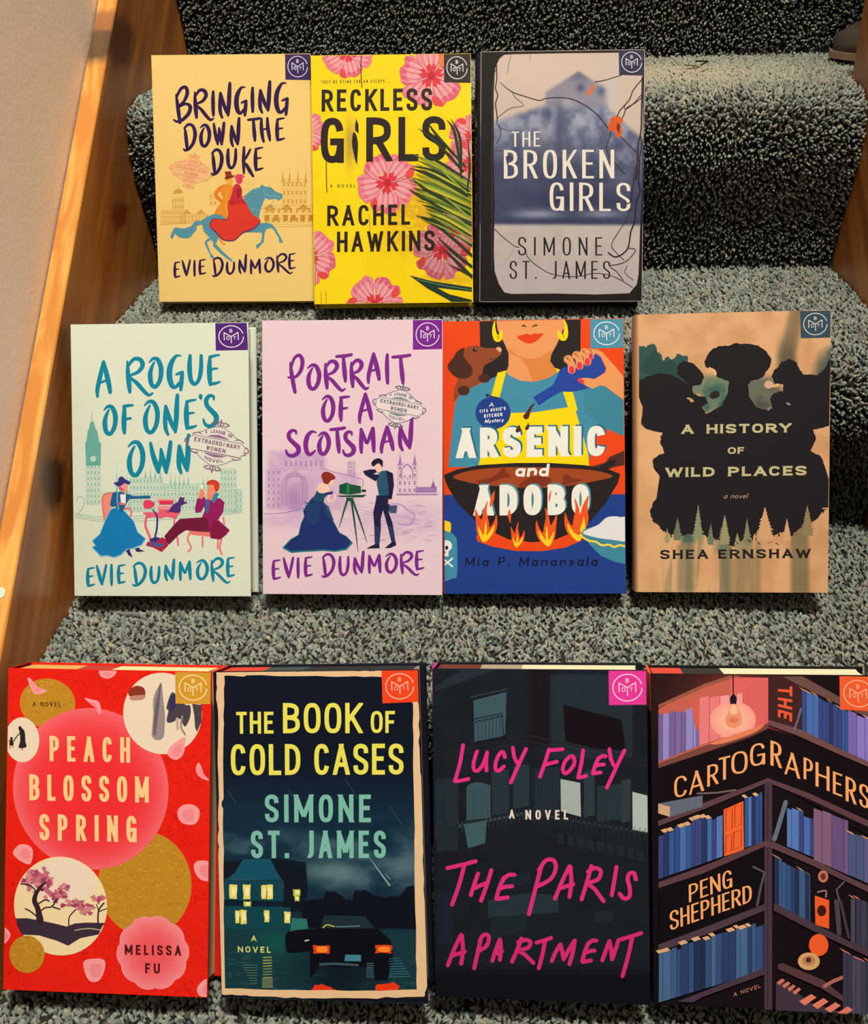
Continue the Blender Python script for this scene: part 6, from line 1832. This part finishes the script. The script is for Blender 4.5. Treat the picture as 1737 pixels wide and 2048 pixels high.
# close the stairs into a solid body down to their underside
n = len(base)
low = base[-1][1]-0.08
body = list(V)
faces = list(F)
for (y, z) in ((base[-1][0], low), (base[0][0]+.02, low)):
    body += [(XL, y, z), (XR, y, z)]
faces.append((2*n-2, 2*n-1, 2*n+1, 2*n))
faces.append((2*n, 2*n+1, 2*n+3, 2*n+2))
faces.append((2*n+2, 2*n+3, 1, 0))
# the top tread runs on to the right, past the end of the side board
e = [(XR-.001, RUN+.001, RISE-PILE), (.92, RUN+.001, RISE-PILE), (.92, .034, RISE-PILE), (XR-.001, .034, RISE-PILE), (XR-.001, RUN+.001, 2*RISE), (.92, RUN+.001, 2*RISE),
     (XR-.001, .034, -.2), (.92, .034, -.2), (XR-.001, RUN+.03, -.2), (.92, RUN+.03, -.2), (XR-.001, RUN+.03, 2*RISE), (.92, RUN+.03, 2*RISE)]
q0 = len(body)
body += e
faces += [tuple(q0+i for i in f) for f in ((3, 2, 1, 0), (0, 1, 5, 4), (6, 7, 2, 3), (8, 9, 7, 6), (4, 5, 11, 10), (10, 11, 9, 8), (3, 0, 8, 6), (0, 4, 10, 8), (2, 7, 9, 1), (1, 9, 11, 5))]
fl = mesh_obj('floor', body, faces, m)
tag(fl, 'stepped floor of the stairs under the grey-green carpet', 'stairs', kind='structure')

# pile: tens of thousands of cut tufts as one mesh
rng = np.random.default_rng(7)
SP = 0.0031
ns_, nx_ = int(seg[-1]/SP), int((.86-XL-.003)/SP)
si, xi = np.meshgrid(np.arange(ns_), np.arange(nx_), indexing='ij')
ts = (si.ravel()+rng.uniform(-.45, 1.45, si.size))*SP
tx = XL+0.0015+(xi.ravel()+.5+rng.uniform(-.55, .55, si.size))*SP
ts = np.clip(ts, 0, seg[-1])
ty, tz = np.interp(ts, s_, P[:, 0]), np.interp(ts, s_, P[:, 1])
lim = np.where((tz > RISE+.0) & (ty > .036), .86, XR-.0015)
ok = (tx < lim) & (ts < seg[-1]-.001)
ts, tx, ty, tz, lim = ts[ok], tx[ok], ty[ok], tz[ok], lim[ok]
ny, nz = np.interp(ts, s_, NRM[:, 0]), np.interp(ts, s_, NRM[:, 1])
L = np.hypot(ny, nz); ny, nz = ny/L, nz/L
up_ = np.clip(nz, 0, 1)                     # 1 on treads, 0 on risers
K = len(ts)
nv = np.c_[np.zeros(K), ny, nz]
sv = np.c_[np.zeros(K), -nz, ny]            # down the profile
xv = np.tile([1.0, 0, 0], (K, 1))
ang = rng.uniform(0, 2*np.pi, K)
patch = fbm(tx*22, ts*22, 31)
tilt = (0.34+0.95*up_*(0.6+.6*patch))*rng.uniform(.55, 1.2, K)
swirl = ang*0.55+2.5*fbm(tx*9+5, ts*9, 12)*2
dirv = nv*np.cos(tilt)[:, None]+(xv*np.cos(swirl)[:, None]+sv*np.sin(swirl)[:, None])*np.sin(tilt)[:, None]
a1 = np.cross(dirv, xv+0.3*sv); a1 /= np.linalg.norm(a1, axis=1)[:, None]
a2 = np.cross(dirv, a1)
base3 = np.c_[tx, ty, tz]-nv*PILE
hgt = PILE*(1-.33*up_)*rng.uniform(.85, 1.3, K)*(1+.18*(patch-.5))
rad = (0.00120+.00077*up_)*rng.uniform(.75, 1.25, K)
flatn = rng.uniform(.55, 1.0, K)*(1-.35*up_)
rings = ((0.0, .7), (.5, .95), (.84, 1.05), (1.0, .62))
NS = 5
VV = np.zeros((K, len(rings)*NS+1, 3), np.float32)
for r, (hh, rr) in enumerate(rings):
    for j in range(NS):
        a = 2*math.pi*j/NS+ang+r*.3
        VV[:, r*NS+j] = base3+dirv*(hgt*hh)[:, None]+a1*(np.cos(a)*rad*rr)[:, None]+a2*(np.sin(a)*rad*rr*flatn)[:, None]
VV[:, -1] = base3+dirv*(hgt*1.07)[:, None]
VV[:, :, 0] = np.clip(VV[:, :, 0], XL+0.0006, np.where(lim > .8, .9, XR-.0006)[:, None])
fc = []
for r in range(len(rings)-1):
    for j in range(NS):
        fc.append((r*NS+j, r*NS+(j+1) % NS, (r+1)*NS+(j+1) % NS, (r+1)*NS+j))
tri = [((len(rings)-1)*NS+j, (len(rings)-1)*NS+(j+1) % NS, len(rings)*NS) for j in range(NS)]
nvp = len(rings)*NS+1
off = (np.arange(K)*nvp)[:, None, None]
quads = (np.array(fc)[None]+off).reshape(K, -1)
tris = (np.array(tri)[None]+off).reshape(K, -1)
loops = np.concatenate([quads, tris], axis=1).ravel().astype(np.int32)
cnt = np.tile(np.r_[np.full(len(fc), 4), np.full(len(tri), 3)], K).astype(np.int32)
starts = np.r_[0, np.cumsum(cnt)[:-1]].astype(np.int32)
me = bpy.data.meshes.new('carpet_pile')
me.vertices.add(K*nvp)
me.vertices.foreach_set('co', VV.ravel())
me.loops.add(len(loops))
me.loops.foreach_set('vertex_index', loops)
me.polygons.add(len(cnt))
me.polygons.foreach_set('loop_start', starts)
me.polygons.foreach_set('use_smooth', np.ones(len(cnt), bool))
# yarn colours: grey green with blue-black and straw flecks, a paler rubbed patch on the top tread
u = rng.random(K)
colr = np.tile([0.235, 0.280, 0.275], (K, 1))*rng.uniform(.6, 1.3, K)[:, None]
colr[u < .09] = np.array([0.075, 0.10, 0.12])*rng.uniform(.6, 1.3, (u < .09).sum())[:, None]
colr[(u > .93)] = np.array([0.36, 0.36, 0.29])*rng.uniform(.8, 1.15, (u > .93).sum())[:, None]
colr[(u > .8) & (u < .86)] = np.array([0.30, 0.26, 0.26])
rub = blob(tx, ty, .53, .09, .13, .07)*(tz > RISE-.01)
colr = colr*(0.82+.36*fbm(tx*45, ts*45, 77))[:, None]
colr = colr*(1-rub[:, None]*.75)+np.array([.46, .42, .34])*rub[:, None]*.75
ca = np.ones((K, nvp, 4), np.float32)
ca[:, :, :3] = colr[:, None, :]
me.update(calc_edges=True)
me.validate()
at = me.color_attributes.new('ink', 'FLOAT_COLOR', 'POINT')
at.data.foreach_set('color', ca.ravel())
m, nt, b = new_mat('carpet_yarn')
a = N(nt, 'ShaderNodeAttribute', attribute_name='ink')
nt.links.new(a.outputs['Color'], b.inputs['Base Color'])
b.inputs['Roughness'].default_value = 0.9
b.inputs['Specular IOR Level'].default_value = 0.25
b.inputs['Sheen Weight'].default_value = 0.15
no = N(nt, 'ShaderNodeTexNoise', Scale=1800.0)
bp = N(nt, 'ShaderNodeBump', Strength=0.5, Distance=0.0006)
nt.links.new(no.outputs['Fac'], bp.inputs['Height'])
nt.links.new(bp.outputs['Normal'], b.inputs['Normal'])
me.materials.append(m)
cp = bpy.data.objects.new('carpet_pile', me)
COL.objects.link(cp)
tag(cp, 'grey-green cut pile carpet covering the stairs', 'carpet', kind='stuff')

# ------------------------------------------------------------------ wooden side boards and walls
def wood(name, dark, light, knots, gloss, grain, sc=(38, 3.2, 38), dist=0.6):
    m, nt, b = new_mat(name)
    tc = N(nt, 'ShaderNodeTexCoord')
    mp = N(nt, 'ShaderNodeMapping')
    mp.inputs['Rotation'].default_value = (-math.atan(RISE/RUN), 0, 0)
    nt.links.new(tc.outputs['Object'], mp.inputs['Vector'])
    ms = N(nt, 'ShaderNodeMapping')
    ms.inputs['Scale'].default_value = sc
    nt.links.new(mp.outputs['Vector'], ms.inputs['Vector'])
    n1 = N(nt, 'ShaderNodeTexNoise', Scale=1.0, Detail=5.0, Distortion=dist)
    nt.links.new(ms.outputs['Vector'], n1.inputs['Vector'])
    m2 = N(nt, 'ShaderNodeMapping')
    m2.inputs['Scale'].default_value = (260, 14, 260)
    nt.links.new(mp.outputs['Vector'], m2.inputs['Vector'])
    n2 = N(nt, 'ShaderNodeTexNoise', Scale=1.0, Detail=3.0)
    nt.links.new(m2.outputs['Vector'], n2.inputs['Vector'])
    ad = N(nt, 'ShaderNodeMath', operation='MULTIPLY_ADD')
    ad.inputs[1].default_value = grain
    nt.links.new(n2.outputs['Fac'], ad.inputs[0])
    nt.links.new(n1.outputs['Fac'], ad.inputs[2])
    cr = N(nt, 'ShaderNodeValToRGB')
    cr.color_ramp.elements[0].position = .42+grain*.4
    cr.color_ramp.elements[0].color = (*dark, 1)
    cr.color_ramp.elements[1].position = .66+grain*.5
    cr.color_ramp.elements[1].color = (*light, 1)
    nt.links.new(ad.outputs[0], cr.inputs['Fac'])
    col = cr.outputs['Color']
    for (kx, ky, kz, r, kc, st) in knots:
        mk = N(nt, 'ShaderNodeMapping')
        mk.inputs['Location'].default_value = (-kx, -ky, -kz)
        nt.links.new(tc.outputs['Object'], mk.inputs['Vector'])
        mr_ = N(nt, 'ShaderNodeMapping')
        mr_.inputs['Rotation'].default_value = (-math.atan(RISE/RUN), 0, 0)
        mr_.inputs['Scale'].default_value = (.6/r, st/r, 1.0/r)
        nt.links.new(mk.outputs['Vector'], mr_.inputs['Vector'])
        nz_ = N(nt, 'ShaderNodeTexNoise', Scale=1.6)
        nt.links.new(mr_.outputs['Vector'], nz_.inputs['Vector'])
        ln = N(nt, 'ShaderNodeVectorMath', operation='LENGTH')
        nt.links.new(mr_.outputs['Vector'], ln.inputs[0])
        sb = N(nt, 'ShaderNodeMath', operation='MULTIPLY_ADD')
        sb.inputs[1].default_value = .7
        nt.links.new(nz_.outputs['Fac'], sb.inputs[0])
        nt.links.new(ln.outputs['Value'], sb.inputs[2])
        rr = N(nt, 'ShaderNodeMapRange')
        rr.inputs['From Min'].default_value = 1.05
        rr.inputs['From Max'].default_value = 1.75
        rr.inputs['To Min'].default_value = .92
        rr.inputs['To Max'].default_value = 0.0
        nt.links.new(sb.outputs[0], rr.inputs['Value'])
        mx = N(nt, 'ShaderNodeMix', data_type='RGBA')
        nt.links.new(rr.outputs['Result'], mx.inputs[0])
        nt.links.new(col, mx.inputs[6])
        mx.inputs[7].default_value = (*kc, 1)
        col = mx.outputs[2]
    nt.links.new(col, b.inputs['Base Color'])
    b.inputs['Roughness'].default_value = gloss
    bp = N(nt, 'ShaderNodeBump', Strength=0.12, Distance=0.0008)
    nt.links.new(n2.outputs['Fac'], bp.inputs['Height'])
    nt.links.new(bp.outputs['Normal'], b.inputs['Normal'])
    return m
SLOPE = 0.8013
ZT = 0.2439
BT = 0.0180
KD = (0.045, 0.014, 0.006)
W_SIDE = wood('dark_pine_side', (0.25, 0.085, 0.018), (0.46, 0.175, 0.036), [(XL, -.329, -.066, .021, KD, 1.0), (XL, -.003, .217, .022, (.09, .025, .008), .6), (XL, -.082, .078, .011, (.16, .03, .01), .5)], 0.38, .12)  # darker, smoother pine tone for the boards' side faces
W_TOP = wood('pale_pine_edge', (0.55, 0.21, 0.03), (0.80, 0.41, 0.10), [(XL-.009, -.0315, .2186, .020, (0.055, 0.030, 0.022), 1.0), (XL-.009, -.011, .235, .011, (0.30, 0.11, 0.04), 1.0)], 0.5, .25, (70, 9, 70), 1.2)  # paler, rougher pine tone for the boards' top edge
def stringer(name, x0, x1, label, y0=-1.15, y1=.75):
    V = []
    ys = np.linspace(y0, y1, 60)
    r = 0.0016
    F, fm = [], []
    rows = []
    for y in ys:
        zt = ZT+SLOPE*y
        q = [(x1, zt-.62), (x1, zt-r), (x1-r*.6, zt), (x0+r*.6, zt), (x0, zt-r), (x0, zt-.62)]
        rows.append(len(V))
        V += [(px, y, pz) for px, pz in q]
    for i in range(len(rows)-1):
        a, c = rows[i], rows[i+1]
        for j in range(6):
            k2 = (j+1) % 6
            F.append((a+j, c+j, c+k2, a+k2))
            fm.append(1 if j in (1, 2, 3) else 0)
    F.append(tuple(range(rows[0], rows[0]+6))); fm.append(0)
    F.append(tuple(range(rows[-1]+5, rows[-1]-1, -1))); fm.append(0)
    o = mesh_obj(name, V, F, [W_SIDE, W_TOP], fmat=fm)
    tag(o, label, 'trim', kind='structure')
    return o
stringer('trim_1', XL-BT, XL, 'slanted orange pine board along the left wall, with knots')
stringer('trim_2', XR, XR+BT, 'slanted brown pine board along the right side of the stairs', y1=.034)
m, nt, b = new_mat('painted_plaster')
tc = N(nt, 'ShaderNodeTexCoord')
n1 = N(nt, 'ShaderNodeTexNoise', Scale=40.0, Detail=5.0)
n2 = N(nt, 'ShaderNodeTexNoise', Scale=260.0, Detail=2.0)
n3 = N(nt, 'ShaderNodeTexVoronoi', Scale=70.0)
n3.feature = 'SMOOTH_F1'
for q in (n1, n2, n3):
    nt.links.new(tc.outputs['Object'], q.inputs['Vector'])
ad = N(nt, 'ShaderNodeMath', operation='ADD')
nt.links.new(n1.outputs['Fac'], ad.inputs[0])
nt.links.new(n2.outputs['Fac'], ad.inputs[1])
bp = N(nt, 'ShaderNodeBump', Strength=0.22, Distance=0.0012)
nt.links.new(ad.outputs[0], bp.inputs['Height'])
nt.links.new(bp.outputs['Normal'], b.inputs['Normal'])
b.inputs['Base Color'].default_value = (0.82, 0.70, 0.64, 1)
b.inputs['Roughness'].default_value = 0.75
def wall(name, x0, x1, label, y1=.8):
    V = [(x, y, z) for x in (x0, x1) for y in (-1.3, y1) for z in (-.95, 1.6)]
    F = [(0, 1, 3, 2), (4, 6, 7, 5), (0, 4, 5, 1), (2, 3, 7, 6), (1, 5, 7, 3), (0, 2, 6, 4)]
    return tag(mesh_obj(name, V, F, m), label, 'wall', kind='structure')
wall('wall_left', XL-BT-.06, XL-BT-0.0012, 'beige painted plaster wall left of the stairs')
wall('wall_right', XR+BT+0.0002, XR+BT+.06, 'beige painted plaster wall right of the stairs', .034)

# ------------------------------------------------------------------ small things on the stairs
def tube(name, P, r, mat, parent=None, n=8, rs=None):
    P = np.array(P, float)
    T = np.gradient(P, axis=0); T /= np.linalg.norm(T, axis=1)[:, None]
    V, F = [], []
    for i, (p, t_) in enumerate(zip(P, T)):
        a = np.cross(t_, [0, 0, 1.0]); a /= np.linalg.norm(a)
        c = np.cross(t_, a)
        q = r*(rs[i] if rs is not None else 1)
        for j in range(n):
            w = 2*math.pi*j/n
            V.append(tuple(p+a*q*math.cos(w)+c*q*math.sin(w)))
    for i in range(len(P)-1):
        for j in range(n):
            F.append((i*n+j, i*n+(j+1) % n, (i+1)*n+(j+1) % n, (i+1)*n+j))
    F.append(tuple(range(n))[::-1]); F.append(tuple(range(len(P)*n-n, len(P)*n)))
    return mesh_obj(name, V, F, mat, parent, smooth=True)
def plain(name, c, rough, bump=0):
    m, nt, b = new_mat(name)
    no = N(nt, 'ShaderNodeTexNoise', Scale=90.0, Detail=4.0)
    cr = N(nt, 'ShaderNodeValToRGB')
    cr.color_ramp.elements[0].color = (*[v*.6 for v in c], 1)
    cr.color_ramp.elements[1].color = (*[min(v*1.3, 1) for v in c], 1)
    nt.links.new(no.outputs['Fac'], cr.inputs['Fac'])
    nt.links.new(cr.outputs['Color'], b.inputs['Base Color'])
    b.inputs['Roughness'].default_value = rough
    if bump:
        bp = N(nt, 'ShaderNodeBump', Strength=bump, Distance=0.002)
        nt.links.new(no.outputs['Fac'], bp.inputs['Height'])
        nt.links.new(bp.outputs['Normal'], b.inputs['Normal'])
    return m
zt = RISE+0.0052
ys, r_ = -.4313, .0032
V = [(.0087+r_*math.cos(a), ys+r_*math.sin(a), ZT+SLOPE*(ys+r_*math.sin(a))+h) for h in (.0002, .0007) for a in np.linspace(0, 2*math.pi, 17)[:-1]]
st = mesh_obj('sticker', V, [tuple(range(16))[::-1], tuple(range(16, 32))]+[(i, (i+1) % 16, 16+(i+1) % 16, 16+i) for i in range(16)], plain('pale_paper', (.60, .78, .66), .6))
tag(st, 'tiny round pale mint sticker on the left board edge', 'sticker')
m1 = plain('dark_wire', (0.012, 0.011, 0.010), .5)
a = tube('hair_clip', [(.5585, .107, zt), (.564, .1035, zt+.0006), (.5695, .100, zt+.0004), (.566, .093, zt+.0006), (.5600, .082, zt)], .0008, m1)
tag(a, 'black V-shaped hair clip lying on the top tread, the upper of two', 'hair clip')
m1 = plain('brown_wire', (0.11, 0.07, 0.05), .6)
q = catmull([(.5440, .0845), (.5495, .0800), (.5545, .0720), (.5545, .0630), (.549, .0610), (.5435, .0600)], False, 4)
a = tube('hair_clip', [(p[0], p[1], zt) for p in q], .00055, m1)
tag(a, 'thin brown U-shaped hair clip on the top tread, below the black one', 'hair clip')
# crumpled leather thing reaching in over the top tread at the right
m1 = plain('dark_leather', (0.062, 0.045, 0.038), .5, .5)
shoe = bpy.data.objects.new('shoe', None)
COL.objects.link(shoe)
shoe.location = (.70, .145, RISE)
shoe.rotation_euler = (0, 0, -.25)
tag(shoe, 'dark brown leather shoe, toe in view at the right end of the top step', 'shoe')
nu, nvv = 30, 24
def halfw(t):
    return .046*math.sin(min(t/.3, 1)*math.pi/2)**.6*(1-.12*math.exp(-((t-.62)/.12)**2)) if t < .93 else .046*math.cos((t-.93)/.07*math.pi/2)**.5
V, F = [], []
for i in range(nu):
    t = .004+.992*i/(nu-1)
    hw = max(halfw(t), .003)
    top = .030+.030*sm(.25, .75, np.array(t))-.014*math.exp(-(t/.06)**2)
    for j in range(nvv):
        w = 2*math.pi*j/nvv
        c, s = math.cos(w), math.sin(w)
        crease = 1+.05*math.sin(34*t)*math.exp(-((t-.33)/.1)**2)
        V.append((.27*t, hw*math.copysign(abs(c)**.8, c), .007+(float(top)*crease*abs(s)**.75 if s > 0 else 0)))
for i in range(nu-1):
    for j in range(nvv):
        F.append((i*nvv+j, i*nvv+(j+1) % nvv, (i+1)*nvv+(j+1) % nvv, (i+1)*nvv+j))
F.append(tuple(range(nvv))[::-1]); F.append(tuple(range(len(V)-nvv, len(V))))
mesh_obj('upper', V, F, m1, shoe, smooth=True)
ol = [(.27*t-.002, (max(halfw(t), .004)+.003)) for t in np.linspace(.0, 1, 24)]
ol = ol+[(x, -y) for x, y in ol[::-1]]
V = [(x, y, z) for z in (.0015, .008) for x, y in ol]
n = len(ol)
F = [tuple(range(n))[::-1], tuple(range(n, 2*n))]+[(i, (i+1) % n, n+(i+1) % n, n+i) for i in range(n)]
mesh_obj('sole', V, F, plain('shoe_sole', (.22, .15, .12), .6), shoe)
